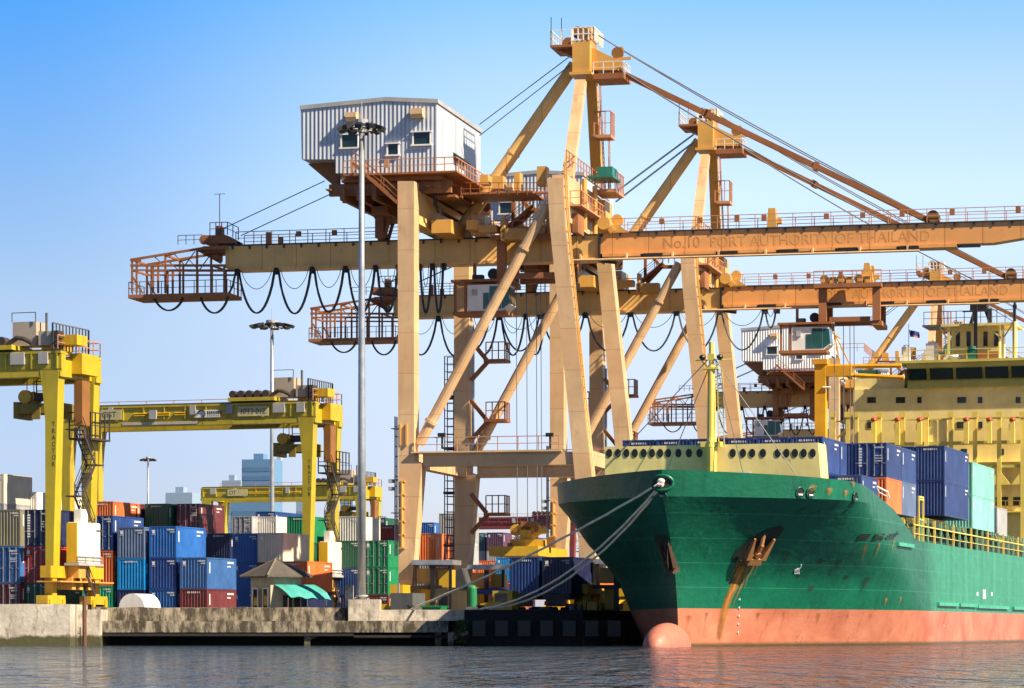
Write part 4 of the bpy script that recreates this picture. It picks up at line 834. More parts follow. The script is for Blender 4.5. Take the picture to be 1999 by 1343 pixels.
stack(857, 322, [('grey', 'blank', h, '', ''), ('maroon', 'blank', h, '', ''), ('grey', 'blank', h, '', 'lower of two grey containers against the far landside crane leg'), ('grey', 'blank', h, '', 'upper of two grey containers against the far landside crane leg')])
stack(915, 430, [('grey', 'blank', s_, '', ''), ('grey', 'blank', s_, '', ''), ('maroon', 'blank', s_, '', ''), ('grey', 'blank', s_, '', ''), ('petrol', 'blank', s_, '', 'distant blue grey container beside the far landside crane leg')])
stack(950, 428, [('grey', 'blank', s_, '', ''), ('grey', 'blank', s_, '', ''), ('maroon', 'blank', s_, '', ''), ('grey', 'blank', s_, '', ''), ('purple', 'blank', s_, '', 'distant dark purple container under the maroon gantry')])
stack(990, 445, [('grey', 'blank', s_, '', ''), ('grey', 'blank', s_, '', ''), ('maroon', 'blank', s_, '', ''), ('grey', 'blank', s_, '', ''), ('deepblue', 'blank', s_, '', 'distant deep blue container behind the yellow spreader', 12.19)])
stack(932, 375, [('red', 'blank', s_, '', 'red container low behind the blue roofed shed'), ('redbrown', 'blank', s_, '', 'red brown container under the orange one right of the crane leg'), ('orange', 'blank', s_, '', 'distant orange container with a white grid right of the crane leg')])
stack(968, 372, [('red', 'blank', s_, '', 'red container under the bright sky blue one'), ('red', 'blank', s_, 'd', 'red container second up under the bright sky blue one'), ('sky', 'blank', h, 'b', 'bright sky blue container left of the two navy ones')])
# two navy boxes on trailers below the spreader
for i, (px, lb) in enumerate(((995, 'left of two navy containers on trailers by the bow'), (1058, 'right of two navy containers on trailers by the bow'))):
    x, y = atx(px, 241), 241.5-i*.8
    container(x, y, G+2.15, ['deepblue', 'navy'][i], 'blank', 2.9, 6.06, -YAW, lb, 'navy containers on trailers', 'd' if i == 0 else 'b')
    root = thing('container_trailer', ['dark flatbed trailer under the left navy container', 'dark flatbed trailer under the right navy container'][i], 'trailer', (x, y, G), -YAW, 'flatbed trailers')
    m = MB(); m.box(.1, 2.34, -.2, 6.4, 1.7, 2.1); m.box(.4, 2.0, -.3, -.21, 1.1, 1.9); m.build('chassis', deckdark, root)
    for dy in (.6, 1.9, 5.2):
        for dx in (.35, 2.05): m = MB(); m.cyl((dx, dy, .55), (1, 0, 0), .55, .6, 16); m.build('wheel', black, root)
    m = MB(); m.box(.3, .7, -.36, -.31, 1.2, 1.5); m.box(1.75, 2.1, -.36, -.31, 1.2, 1.5); m.build('tail_light', plain('tail_light_red', (.4, .02, .02)), root)

# white tank container at the foot of the azure stack
root = thing('tank', 'white rounded tank standing on the quay below the azure container', 'tank', (atx(229, 234), 234.5, G), -YAW)
m = MB(); m.cyl((1.15, 1.5, .98), (0, 1, 0), 1.08, 3, 24); m.build('tank_shell', white, root)
m = MB(); m.box(.1, 2.1, -.12, -.02, -.1, .1); m.box(.95, 1.65, -.3, -.05, .2, .75); m.build('valve_box', amber, root)

# ------------------------------------------------------------------ hut
HX, HYY = atx(528, 232.6), 232.6
root = thing('gatehouse', 'small old hut with a grey hipped roof and turquoise awning on the quay', 'hut', (HX, HYY, G), R(34))
wm = concrete('hut_wall', (.55, .48, .33), (.2, .17, .11), .55, .75)
m = MB(); m.box(0, 2.75, 0, 3.1, 0, 3.3); m.build('wall', wm, root)        # corner nearest to the water at the origin
m = MB(); e_ = .62; z0 = 3.3; c = (1.37, 1.55, 4.75)
pts = [(-e_, -e_, z0), (2.75+e_, -e_, z0), (2.75+e_, 3.1+e_, z0), (-e_, 3.1+e_, z0)]
m.add(pts+[(p[0], p[1], z0+.1) for p in pts]+[c], [(3, 2, 1, 0), (0, 1, 5, 4), (1, 2, 6, 5), (2, 3, 7, 6), (3, 0, 4, 7), (4, 5, 8), (5, 6, 8), (6, 7, 8), (7, 4, 8)])
rfm = paint('asbestos_roof', (.085, .075, .065), .8, .6, .1, stripe=1.2); rf = m.build('roof', rfm, root)
m = MB()
for p in pts: m.beam((p[0], p[1], z0+.13), (c[0], c[1], c[2]+.03), .12)
m.build('ridge_cap', paint('ridge_tile', (.20, .17, .14), .8), rf)
for (y0, y1) in ((.35, 1.05), (1.95, 2.65)):
    m = MB(); m.box(-.04, -.005, y0, y1, .6, 2.4); w = m.build('window', glass, root)
    m = MB()
    for a in ((y0-.08, y0-.005, .52, 2.48), (y1+.005, y1+.08, .52, 2.48)): m.box(-.09, -.003, *a)
    m.box(-.09, -.003, y0, y1, 2.405, 2.48); m.box(-.09, -.003, y0, y1, .52, .595); m.build('window_frame', white, w)
m = MB(); m.box(-.05, -.004, 1.2, 1.8, 0, 2.4); m.build('door', plain('dark_door', (.03, .025, .02)), root)
m = MB(); m.box(1.1, 1.9, -.05, -.004, .1, 1.9); m.build('door', plain('dark_door', (.03, .025, .02)), root)
m = MB(); m.box(2.1, 2.6, -.06, -.004, .9, 1.7); m.build('window', glass, root)
m = MB(); nx = 14
vs = []; fs = []
for i in range(nx+1):
    for j in range(5):
        x = .3+3.6*i/nx; y = -.02-1.9*j/4
        vs.append((x+.1*j, y, 2.75-.95*(j/4)**1.2-.22*(i/nx)**2*0+.07*sin(i*1.3+j)*j/4-(.25*(i/nx) if j == 4 else 0)))
fs = [(i*5+j, (i+1)*5+j, (i+1)*5+j+1, i*5+j+1) for i in range(nx) for j in range(4)]
m.add(vs, fs); aw = m.build('awning', paint('turquoise_sheet', (.05, .34, .31), .6, .6, 0), root)
md = aw.modifiers.new('thick', 'SOLIDIFY'); md.thickness = .03
m = MB()
for x in (.5, 2.2, 3.9): m.tube((x, -1.8, 0), (x, -1.85, 1.7), .04)
m.build('awning_post', wire, root)

# ------------------------------------------------------------------ shed and yellow truck behind the ropes
root = thing('quay_shed', 'low open shed with a blue roof behind the mooring ropes', 'shed', (atx(934, 262), 262, G), -YAW)
m = MB(); m.prism([(-.4, -.3, 2.5), (1.6, -.3, 2.95), (3.6, -.3, 2.5), (3.6, -.3, 2.35), (-.4, -.3, 2.35)], (0, 5, 0)); m.build('roof', plain('blue_roof', (.01, .05, .30), .4), root)
for x in (0, 3.2):
    for y in (0, 4.4): m = MB(); m.box(x, x+.15, y, y+.15, 0, 2.345); m.build('post', amber, root)
m = MB(); m.box(.2, 3.1, 3, 4.3, 0, 2.0); m.build('back_wall', brown, root)
root = thing('terminal_tractor', 'yellow terminal tractor in the shadow under the navy containers', 'truck', (atx(1006, 236.5), 236.5, G), R(74))
m = MB(); m.box(-.9, .9, 0, 1.6, .6, 2.3); m.prism([(-.9, 1.6, .6), (-.9, 2.6, .6), (-.9, 2.6, 1.3), (-.9, 1.6, 1.45)], (1.8, 0, 0)); m.build('cab', ryel2, root)
m = MB(); m.box(-.75, .75, -3, -.01, .6, .85); m.build('chassis', deckdark, root)
m = MB(); m.box(-.8, .8, 1.61, 1.64, 1.5, 2.2); m.box(.905, .92, .4, 1.4, 1.4, 2.1); m.box(-.92, -.905, .4, 1.4, 1.4, 2.1); m.build('window', glass, root)
for y in (-2.4, 1.9):
    for x in (-.8, .8): m = MB(); m.cyl((x, y, .5), (1, 0, 0), .5, .35, 16); m.build('wheel', black, root)

# ------------------------------------------------------------------ far city
def tower(x0, x1, ytop, Y, col, label, split=None, floors=18, side=None):
    root = thing('office_tower', label, 'building', (atx(x0, Y), Y, 0), R(-14), 'city buildings behind the port')
    w = (atx(x1, Y)-atx(x0, Y)); H = CZ+(HY-ytop)*Y/F
    m = MB(); m.box(0, w, 0, w*.8, 0, H); b_ = m.build('wall', plain('tower_'+col[0], col[1], .35), root)
    m = MB()
    for i in range(floors): z = H*(.06+.92*i/floors); m.box(w*.04, w*.96, -.12, -.02, z, z+H/floors*.45)
    m.build('window_band', plain('tower_glass_'+col[0], tuple(c*.75 for c in col[1]), .15), root)
    m = MB(); m.box(w*.3, w*.6, w*.2, w*.6, H, H+3); m.build('plant_room', plain('tower_'+col[0], col[1]), root)
    return root
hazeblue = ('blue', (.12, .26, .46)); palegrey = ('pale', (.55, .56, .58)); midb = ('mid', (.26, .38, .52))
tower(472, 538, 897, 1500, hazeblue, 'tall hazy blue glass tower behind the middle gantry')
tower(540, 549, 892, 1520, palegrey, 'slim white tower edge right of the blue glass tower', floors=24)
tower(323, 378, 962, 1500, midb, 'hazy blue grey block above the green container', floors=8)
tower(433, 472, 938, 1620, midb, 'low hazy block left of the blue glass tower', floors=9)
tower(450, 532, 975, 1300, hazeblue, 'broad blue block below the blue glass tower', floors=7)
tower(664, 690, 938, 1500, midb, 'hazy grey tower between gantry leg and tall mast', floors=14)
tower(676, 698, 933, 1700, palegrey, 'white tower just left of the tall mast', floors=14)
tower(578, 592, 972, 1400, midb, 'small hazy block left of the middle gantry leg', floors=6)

# ------------------------------------------------------------------ container ship
BH = 11.3
SHX, SHY = 326*212/F, 212.0
SH = Local(SHX, SHY, 0, YAW)
ship = thing('container_ship', 'large green and red container ship moored bow on, with cream superstructure', 'ship', SH.o, -YAW)
def interp(x, xs, ys):
    if x <= xs[0]: return ys[0]
    for i in range(1, len(xs)):
        if x <= xs[i]: return ys[i-1]+(ys[i]-ys[i-1])*(x-xs[i-1])/(xs[i]-xs[i-1])
    return ys[-1]
ZS = [-1.5, 0, 2.78, 5, 7.5, 10.4, 12.3]
LZ = [42, 40, 34, 30, 21, 13.2, 13.0]; PZ = [1.05, 1.0, .95, .92, .88, .86, .86]; TZ = [.4, 0, -.4, -1.0, -2.4, -4.3, -4.7]
def stem(z): return interp(z, ZS, TZ)
def hb(t, z):
    f = (t-stem(z))/interp(z, ZS, LZ)
    if f <= 0: return 0.0
    return BH*sin(pi/2*min(1, f))**interp(z, ZS, PZ)
def ztop(t): return interp(t, [-5, 2, 10, 20.7, 30.3, 140], [12.25, 11.95, 11.6, 10.32, 8.2, 8.2])
TS = [0, .12, .3, .6, 1, 1.5, 2.2, 3, 4, 5.2, 6.6, 8.2, 10, 12, 14, 16.5, 19, 21.7, 24, 26, 28, 30, 32, 35, 38, 42, 46, 50, 56, 64, 76, 96, 128]
ZR = [-1.5, -.6, 0, .6, 1.2, 1.8, 2.3, 2.78, 3.3, 4, 4.7, 5.4, 6.1, 6.8, 7.5, 8.2, 8.8, 9.4, 9.9, 10.4]
def tcol(T, z): return T+stem(z)*max(0, 1-T/26)
hm, t_, b_ = nodes('hull_paint', (.0, .2, .1), .38)
sp_ = N(t_, 'SeparateXYZ'); t_.links.new(coords(t_), sp_.inputs[0])
gcol = mixc(t_, ramp(t_, noise(t_, .18, 4), .3, .7), (.001, .09, .05), (.003, .13, .07))
gcol = mixc(t_, ramp(t_, noise(t_, .8, 7, (1.2, 1.2, .09), .75), .5, .72, cb=(.8, .8, .8, 1)), gcol, (.002, .045, .03))
gcol = mixc(t_, ramp(t_, noise(t_, .6, 7, (1.3, 1.3, .1), .75), .58, .74, cb=(.45, .45, .45, 1)), gcol, (.03, .26, .17))
gcol = mixc(t_, ramp(t_, noise(t_, .9, 8, (1, .6, .5), .75), .68, .76, cb=(.8, .8, .8, 1)), gcol, (.10, .05, .02))
rcol = mixc(t_, ramp(t_, noise(t_, .25, 6, (1, 1, 1.5)), .35, .68), (.38, .105, .055), (.55, .21, .125))
rcol = mixc(t_, ramp(t_, noise(t_, 1.3, 7, (1, 1, .25), .7), .55, .74, cb=(.8, .8, .8, 1)), rcol, (.24, .075, .04))
rcol = mixc(t_, ramp(t_, noise(t_, 1.0, 7, (.6, .6, 1.6), .75), .64, .72, cb=(.55, .55, .55, 1)), rcol, (.70, .42, .30))
mr = N(t_, 'MapRange'); mr.inputs[1].default_value = 2.70; mr.inputs[2].default_value = 2.72; t_.links.new(sp_.outputs[2], mr.inputs[0])
hc = mixc(t_, mr.outputs[0], rcol, gcol)
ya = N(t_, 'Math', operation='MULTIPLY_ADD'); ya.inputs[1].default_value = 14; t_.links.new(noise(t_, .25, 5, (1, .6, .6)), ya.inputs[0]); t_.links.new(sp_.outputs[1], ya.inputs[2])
mrf = N(t_, 'MapRange'); mrf.inputs[1].default_value = 41; mrf.inputs[2].default_value = 47; t_.links.new(ya.outputs[0], mrf.inputs[0])   # darker green forward, lighter green from amidships aft
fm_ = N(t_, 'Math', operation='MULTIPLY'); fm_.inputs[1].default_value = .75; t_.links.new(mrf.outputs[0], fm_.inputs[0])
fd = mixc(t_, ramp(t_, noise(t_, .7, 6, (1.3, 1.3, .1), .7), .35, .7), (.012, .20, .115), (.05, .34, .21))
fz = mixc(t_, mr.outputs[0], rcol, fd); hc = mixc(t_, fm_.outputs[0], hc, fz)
for zz in (4.2, 5.9, 7.6, 9.3):                         # plate weld seams
    ab = N(t_, 'Math', operation='COMPARE'); ab.inputs[1].default_value = zz; ab.inputs[2].default_value = .025; t_.links.new(sp_.outputs[2], ab.inputs[0])
    q = N(t_, 'Math', operation='MULTIPLY'); q.inputs[1].default_value = .35; t_.links.new(ab.outputs[0], q.inputs[0]); hc = mixc(t_, q.outputs[0], hc, (.05, .33, .22))
mr2 = N(t_, 'MapRange'); mr2.inputs[1].default_value = .12; mr2.inputs[2].default_value = .35; t_.links.new(sp_.outputs[2], mr2.inputs[0])
hc = mixc(t_, mr2.outputs[0], (.10, .07, .03), hc)
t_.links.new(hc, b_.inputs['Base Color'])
bp_ = N(t_, 'Bump'); bp_.inputs['Strength'].default_value = .45; bp_.inputs['Distance'].default_value = .2
t_.links.new(noise(t_, .5, 4, (1, 1, 1.4)), bp_.inputs['Height']); t_.links.new(bp_.outputs[0], b_.inputs['Normal'])
m = MB()
def grid(rows):                                          # rows of equal length -> quads
    o = len(m.v); n = len(rows[0])
    for r in rows: m.v += [tuple(p) for p in r]
    for i in range(len(rows)-1):
        for j in range(n-1):
            q = [o+i*n+j, o+i*n+j+1, o+(i+1)*n+j+1, o+(i+1)*n+j]
            pv = {tuple(round(c, 4) for c in m.v[k]) for k in q}
            if len(pv) >= 3: m.f.append(tuple(q))
for s in (-1, 1):
    low = []
    for z in ZR:
        row = []
        for T in TS:
            t = tcol(T, z); zz = min(z, ztop(t)); t = tcol(T, zz); row.append((s*hb(t, zz), t, zz))
        low.append(row)
    grid(low)
    up = []                                             # bulwark: outer face, cap, inner face
    for k in range(5):
        row = []
        for T in TS:
            z1 = ztop(tcol(T, 11.8)); z0 = min(10.4, z1); z = (z0, (z0+z1)/2, z1, z1, min(z1, 9.0 if T < 22 else 7.0))[k]
            t = tcol(T, z); b = hb(t, z)
            if k >= 3: b = max(0, b-.22)
            row.append((s*b, t, z))
        up.append(row)
    grid(up[:3]); grid(up[2:4]); grid(up[3:])
tr_ = [(-hb(128, z), 128, z) for z in ZR if z <= 8.2]; m.add(tr_+[(-p[0], p[1], p[2]) for p in reversed(tr_)], [tuple(range(2*len(tr_)))])
me = m.mesh('hull', False)
for p in me.polygons: p.use_smooth = True
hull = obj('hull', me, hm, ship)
m = MB(); m.ball((0, -3.2, -.1), (1.38, 4.0, 1.78), 28, 16); m.build('bulbous_bow', paint('antifouling_pink', (.44, .15, .10), .5, .7, .4), hull, True)
deckm = paint('deck_green', (.02, .12, .08), .6, .5, .3)
m = MB()
for (ta, tb, z) in ((-3, 24, 9.0), (24, 127.5, 7.0)):
    r0 = [(-max(0, hb(ta+(tb-ta)*i/24, 9)-.3), ta+(tb-ta)*i/24, z) for i in range(25)]
    m.add(r0+[(-p[0], p[1], z) for p in r0], [(i, i+1, i+26, i+25) for i in range(24)])
m.box(-10.5, 10.5, 23.9, 24.1, 6.9, 9.0); m.build('deck', deckm, ship)
scream = paint('ship_cream', (.82, .68, .28), .42, .3, .12)
syel = paint('ship_yellow', (.80, .62, .13), .42, .3, .12)
solive = paint('ship_olive_yellow', (.60, .52, .12), .42, .3, .12)
def hull_at(px, py, side=1):
    t = 2.0
    for _ in range(60):
        z = SH.on_v(px, py, t).z; b = side*hb(t, z); q = SH.on_u(px, py, b); t = t*.6+q.y*.4
        t = max(stem(z)+.01, min(100, t))
    z = SH.on_v(px, py, t).z; return V((side*hb(t, z), t, z))
def hnorm(p, side=1):
    e = .05; a = V((side*(hb(p.y+e, p.z)-hb(p.y-e, p.z))/(2*e), 1, 0)); c = V((side*(hb(p.y, p.z+e)-hb(p.y, p.z-e))/(2*e), 0, 1))
    n = a.cross(c); n = n if n.x*side > 0 else -n; return n.normalized()
def on_hull(t, z, side=1, off=.02): p = V((side*hb(t, z), t, z)); return p+hnorm(p, side)*off
def decal(name, mat, pts_rows, off=.02, side=1, parent=None):
    """thin patch following the plating; rows of (t, z)"""
    d = MB(); n = len(pts_rows[0])
    for r in pts_rows: d.v += [tuple(on_hull(t, z, side, off)) for t, z in r]
    d.f = [(i*n+j, i*n+j+1, (i+1)*n+j+1, (i+1)*n+j) for i in range(len(pts_rows)-1) for j in range(n-1)]
    return d.build(name, mat, parent or hull, True)
def stainmat(name, col, col2, thr):
    m_, t, b = nodes(name, col, .7)
    t.links.new(mixc(t, ramp(t, noise(t, 1.6, 5, (1.5, 1.5, .2)), .35, .65), col, col2), b.inputs['Base Color'])
    at_ = N(t, 'Attribute', attribute_name='fade'); mu = N(t, 'Math', operation='MULTIPLY'); ad = N(t, 'Math', operation='ADD'); ad.inputs[1].default_value = thr
    t.links.new(noise(t, 2.6, 8, (2.2, 2.2, .12), .78), ad.inputs[0]); t.links.new(ad.outputs[0], mu.inputs[0]); t.links.new(at_.outputs['Fac'], mu.inputs[1])
    t.links.new(ramp(t, mu.outputs[0], .22, .85), b.inputs['Alpha']); return m_
rustm = stainmat('rust_run', (.24, .085, .015), (.42, .19, .025), .28); darkm = stainmat('dark_scuff', (.012, .035, .025), (.03, .03, .015), .1)
def streak(path, w0, w1, mat, name='rust_streak', n=14, k=6, end=.45, amp=1.0):
    """tapering stain down the plating along photo points; soft edges through a point attribute"""
    P3 = [hull_at(*p) for p in path]; rows = []; fade = []
    for i in range(n+1):
        f = i/n*(len(P3)-1); a = min(int(f), len(P3)-2); p = P3[a].lerp(P3[a+1], f-a); w = w0+(w1-w0)*i/n
        rows.append([(p.y+(j/k-.5)*w, p.z) for j in range(k+1)])
        fade += [amp*max(0, 1-abs(j/k-.5)*2)**.85*min(1, (n-i)/(n*end))*min(1, i/(n*.15)+.1) for j in range(k+1)]
    o = decal(name, mat, rows, .06)
    at_ = o.data.attributes.new('fade', 'FLOAT', 'POINT')
    for i, v_ in enumerate(fade): at_.data[i].value = v_
    return o
streak([(1462, 1084), (1440, 1130), (1420, 1170), (1408, 1215), (1402, 1256)], 1.25, .95, rustm, end=.1, amp=1.1)
for dx, ln, w_, am in ((10, 1.0, .5, .95), (-11, .8, .45, .9), (17, .62, .4, .9), (24, .4, .35, .8), (-18, .5, .35, .8)):
    streak([(1462+dx, 1086), (1462+dx-22*ln, 1086+48*ln), (1462+dx-42*ln, 1086+95*ln), (1462+dx-56*ln, 1086+140*ln)], w_, w_*.6, rustm, end=.7, amp=am)
for px, py, l in ((1690, 1058, 60), (1716, 1055, 50), (1745, 1052, 40), (1730, 1165, 28), (1758, 1163, 26), (1588, 945, 25), (1620, 950, 30), (1508, 940, 22), (1652, 955, 26), (1848, 1190, 60), (1600, 1192, 40)):
    streak([(px, py), (px-l*.12, py+l*.5), (px-l*.25, py+l)], 1.0, .5, rustm, end=.9, amp=.95)
for px, py, l in ((1345, 1195, 40), (1380, 1190, 50), (1480, 1192, 50), (1530, 1190, 55), (1655, 1192, 50), (1700, 1192, 55), (1780, 1192, 50), (1910, 1195, 45), (1350, 985, 40), (1420, 985, 50), (1530, 985, 60), (1600, 988, 60), (1700, 1000, 50)):
    rl = random.uniform(.6, 1.4); streak([(px, py), (px-l*.06*rl, py+l*.5*rl), (px-l*.15*rl, py+min(l*rl, 1256-py if py > 1150 else 99))], random.uniform(.5, 1.6), .35, darkm, 'scuff_mark', end=.9, amp=.85)
for px, py, l in ((1587, 1140, 24), (1640, 1090, 30), (1605, 1090, 20), (1540, 1075, 30), (1655, 1120, 22), (1700, 1120, 50), (1560, 1120, 14)):
    streak([(px, py), (px-l*.3, py+l*.5), (px-l*.7, py+l)], 1.6, .8, darkm, 'scuff_mark', end=.7, amp=1.1)
# anchors over flat dark ovals that paint the shade of their pockets
anm = paint('rusty_anchor', (.36, .17, .06), .7, .5, .8)
def anchor(px, py, side, anm=anm):
    c = hull_at(px, py, side); n = hnorm(c, side); up = V((0, 0, 1)); up = (up-n*up.dot(n)).normalized(); rt = up.cross(n).normalized()*1
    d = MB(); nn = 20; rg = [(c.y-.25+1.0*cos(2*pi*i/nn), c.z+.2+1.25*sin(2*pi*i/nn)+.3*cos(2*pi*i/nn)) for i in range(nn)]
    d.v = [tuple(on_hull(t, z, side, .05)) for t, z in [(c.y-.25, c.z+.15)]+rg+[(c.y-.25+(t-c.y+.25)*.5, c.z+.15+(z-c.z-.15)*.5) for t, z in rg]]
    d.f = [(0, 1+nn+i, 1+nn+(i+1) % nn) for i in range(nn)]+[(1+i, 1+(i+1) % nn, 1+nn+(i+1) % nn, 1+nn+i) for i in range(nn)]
    d.build('anchor_pocket_shade', darkm2, hull, True)
    o_ = c+n*.12; a = MB()
    def q(x, y, z): return o_+rt*x+up*y+n*z
    a.hexa([q(-.65, -1.15, 0), q(.65, -1.15, 0), q(.65, -1.15, .55), q(-.65, -1.15, .55), q(-.55, -.65, 0), q(.55, -.65, 0), q(.5, -.65, .5), q(-.5, -.65, .5)])
    for s in (-1, 1):
        a.hexa([q(s*.35, -.75, .1), q(s*.95, -.75, .1), q(s*.9, -.75, .5), q(s*.4, -.75, .5), q(s*.8, 1.0, .12), q(s*.98, 1.0, .12), q(s*.96, 1.0, .25), q(s*.84, 1.0, .25)])
    a.beam(q(0, -.8, .3), q(0, .5, .25), .26, .26); a.cyl(q(0, -.35, .35), n, .25, .3, 12); a.tube(q(0, .4, .2), q(.05, 1.2, -.2), .16, 8)
    a.build('anchor', anm, hull)
darkm2 = plain('pocket_shade_dark', (.008, .02, .014), .8)
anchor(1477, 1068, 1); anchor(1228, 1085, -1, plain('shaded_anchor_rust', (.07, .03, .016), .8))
# fairleads
def fairlead(px, py, rx, ry, side, lip=hm):
    c = hull_at(px, py, side); n = hnorm(c, side)
    if side == 0: n = V((0, -1, 0)); c = V((0, stem(c.z)-.02, c.z))
    up = V((0, 0, 1)); up = (up-n*up.dot(n)).normalized(); rt = up.cross(n)
    a = MB(); a.path([c+rt*rx*cos(2*pi*i/18)+up*ry*sin(2*pi*i/18)+n*.02 for i in range(19)], .06, 6); f_ = a.build('fairlead', hm if side == 0 else lip, hull, True)
    a = MB(); o0 = c+n*.035; vs = [o0+rt*rx*cos(2*pi*i/18)+up*ry*sin(2*pi*i/18) for i in range(18)]; a.add([tuple(v) for v in vs]+[tuple(v-n*.05) for v in vs], [tuple(range(18)), tuple(range(18, 36))]+[(i, (i+1) % 18, (i+1) % 18+18, i+18) for i in range(18)]); a.build('opening', black, f_)
    a = MB(); a.tube(o0-rt*rx*.5-up*ry*.5+n*.03, o0+rt*rx*.5-up*ry*.5+n*.03, .09, 8); a.build('roller', steel, f_)
for px, py, s in ((1562, 961, 1), (1582, 962, 1), (1669, 970, 1), (1121, 965, -1), (1131, 963, -1)): fairlead(px, py, .34, .36, s)
c = V((0, stem(11.35), 11.3)); a = MB()
for i in range(21):
    pass
ring = [c+V((.75*cos(2*pi*i/20), -.12-.0*abs(cos(2*pi*i/20))+.22*abs(cos(2*pi*i/20))**2, .52*sin(2*pi*i/20))) for i in range(21)]
a.path(ring, .13, 8); f_ = a.build('bow_fairlead', hm, hull, True)
a = MB(); a.add([tuple(p+V((0, -.03, 0))) for p in ring[:20]]+[tuple(p+V((0, .2, 0))) for p in ring[:20]], [tuple(range(20)), tuple(range(20, 40))]+[(i, (i+1) % 20, (i+1) % 20+20, i+20) for i in range(20)]); a.build('opening', black, f_)
a = MB(); a.ball(c+V((-.05, -.16, .12)), (.28, .14, .22)); a.build('roller', white, f_)
# marks on the plating
def mark(name, mat, pxs, off=.03, side=1):
    d = MB(); vs = []
    for p in pxs: q = hull_at(*p, side); vs.append(q+hnorm(q, side)*off)
    d.add([tuple(v) for v in vs], [tuple(range(len(vs)))]); return d
nm = plain('worn_name_lettering', (.012, .03, .022), .6); d = MB()
for px, py, strokes in ((1688, 1047, [(-9, -4, 12, -4), (-12, 0, 9, 0), (-15, 4, 6, 4)]), (1717, 1048, [(-8, -4, 10, -5), (-10, 0, 6, 0), (-13, 4, 6, 4), (-4, -4, -8, 4)]), (1742, 1046, [(-6, -2, 12, -4), (-10, 1, 6, 0), (-13, 5, 2, 5), (10, -8, 2, 2)])):
    for x0_, y0_, x1_, y1_ in strokes:
        p, q = hull_at(px+x0_, py+y0_), hull_at(px+x1_, py+y1_); d.beam(p+hnorm(p)*.02, q+hnorm(q)*.02, .13, .03, up=hnorm(p))
d.build('lettering', nm, hull)
d = MB()
for x0_, y0_, x1_, y1_ in ((1550, 1119, 1560, 1119), (1551, 1118, 1552, 1112), (1552, 1112, 1559, 1111), (1559, 1111, 1559, 1118), (1555, 1111, 1562, 1108), (1562, 1109, 1564, 1102), (1556, 1119, 1555, 1113)):
    p, q = hull_at(x0_, y0_), hull_at(x1_, y1_); d.beam(p+hnorm(p)*.03, q+hnorm(q)*.03, .09, .03, up=hnorm(p))
d.build('thruster_mark', whiteink, hull)
d = MB()
for x0_, x1_, y0_, y1_ in ((1918, 1924, 1151, 1169), (1906, 1909, 1156, 1163), (1934, 1937, 1156, 1163)):
    q = [hull_at(a_, b_) for a_, b_ in ((x0_, y1_), (x1_, y1_), (x1_, y0_), (x0_, y0_))]; d.add([tuple(p+V((.03, 0, 0))) for p in q], [(0, 1, 2, 3)])
d.build('tug_mark', whiteink, hull)
d = MB()
for i in range(5): p = hull_at(1443-i*.8, 1170+i*16); d.box(p.x-.03, p.x+.07, p.y-.07, p.y+.07, p.z-.07, p.z+.07)
d.build('draught_mark', whiteink, hull)
lg = paint('fender_strip_green', (.06, .36, .24), .5, .4, .2)
for x0_, x1_, y_ in ((1829, 1867, 1179), (1871, 1904, 1181), (1906, 1966, 1184), (1976, 2040, 1187), (1750, 1780, 1062)):
    p, q = hull_at(x0_, y_), hull_at(x1_, y_); q.z = p.z; d = MB(); d.beam(p+V((.08, 0, 0)), q+V((.08, 0, 0)), .3, .28); d.build('rubbing_strip', lg, hull)
# forecastle breakwater with portholes, foremast
TBW = 9.0
zb_ = 9.0; zt_ = SH.on_v(1390, 868, TBW).z
x0_, x1_ = SH.on_v(1181, 868, TBW).x, SH.on_v(1597, 868, TBW).x
m = MB(); m.prism([(x0_, TBW, zb_), (x1_+.45, TBW, zb_), (x1_, TBW, zt_), (x0_, TBW, zt_)], (0, .35, 0)); bw = m.build('breakwater', scream, ship)
m = MB(); m.prism([(x1_+.03, TBW+.36, zb_), (x1_+.48, TBW+.36, zb_), (x1_+.03, TBW+.36, zt_-.02)], (0, 2.2, 0)); m.build('bracket', scream, bw); m = MB(); m.box(x0_+.2, x0_+.4, TBW+.36, TBW+2, zb_, zt_-.5); m.build('bracket', scream, bw)
def oval(mb, cx, cy, cz, rx, rz, th=.05, n=14):
    mb.prism([(cx+rx*cos(2*pi*i/n+.2), cy, cz+rz*sin(2*pi*i/n+.2)) for i in range(n)], (0, -th, 0))
for px in (1189.5, 1206.5, 1223, 1239.5, 1256.5, 1273, 1289, 1304.5, 1324.5, 1345, 1365.5, 1387, 1430.5, 1450.5, 1468.5, 1489.5, 1518.5, 1535.5, 1552, 1569, 1586.5):
    p = SH.on_v(px, 884.5, TBW); m = MB(); oval(m, p.x, TBW-.012, p.z, .235, .32, .02); o = m.build('porthole', black, bw)
for px in (1551, 1570, 1587): p = SH.on_v(px, 941, TBW); m = MB(); oval(m, p.x, TBW-.012, p.z, .24, .32, .02); m.build('porthole', black, bw)
p = SH.on_v(1389, 862, 8.5); pt = SH.on_v(1389, 712, 8.5).z; pp = SH.on_v(1389, 668, 8.5).z
m = MB(); m.path([(p.x, 8.5, p.z-.4), (p.x, 8.5, p.z+.3), (p.x, 8.5, pt)], .42, 14, .27); m.tube((p.x, 8.5, p.z-5), (p.x, 8.5, p.z), .4, 12); m.box(p.x-.75, p.x+.75, 8.2, 8.9, p.z-.4, p.z-.02); fm = m.build('foremast', syel, ship)
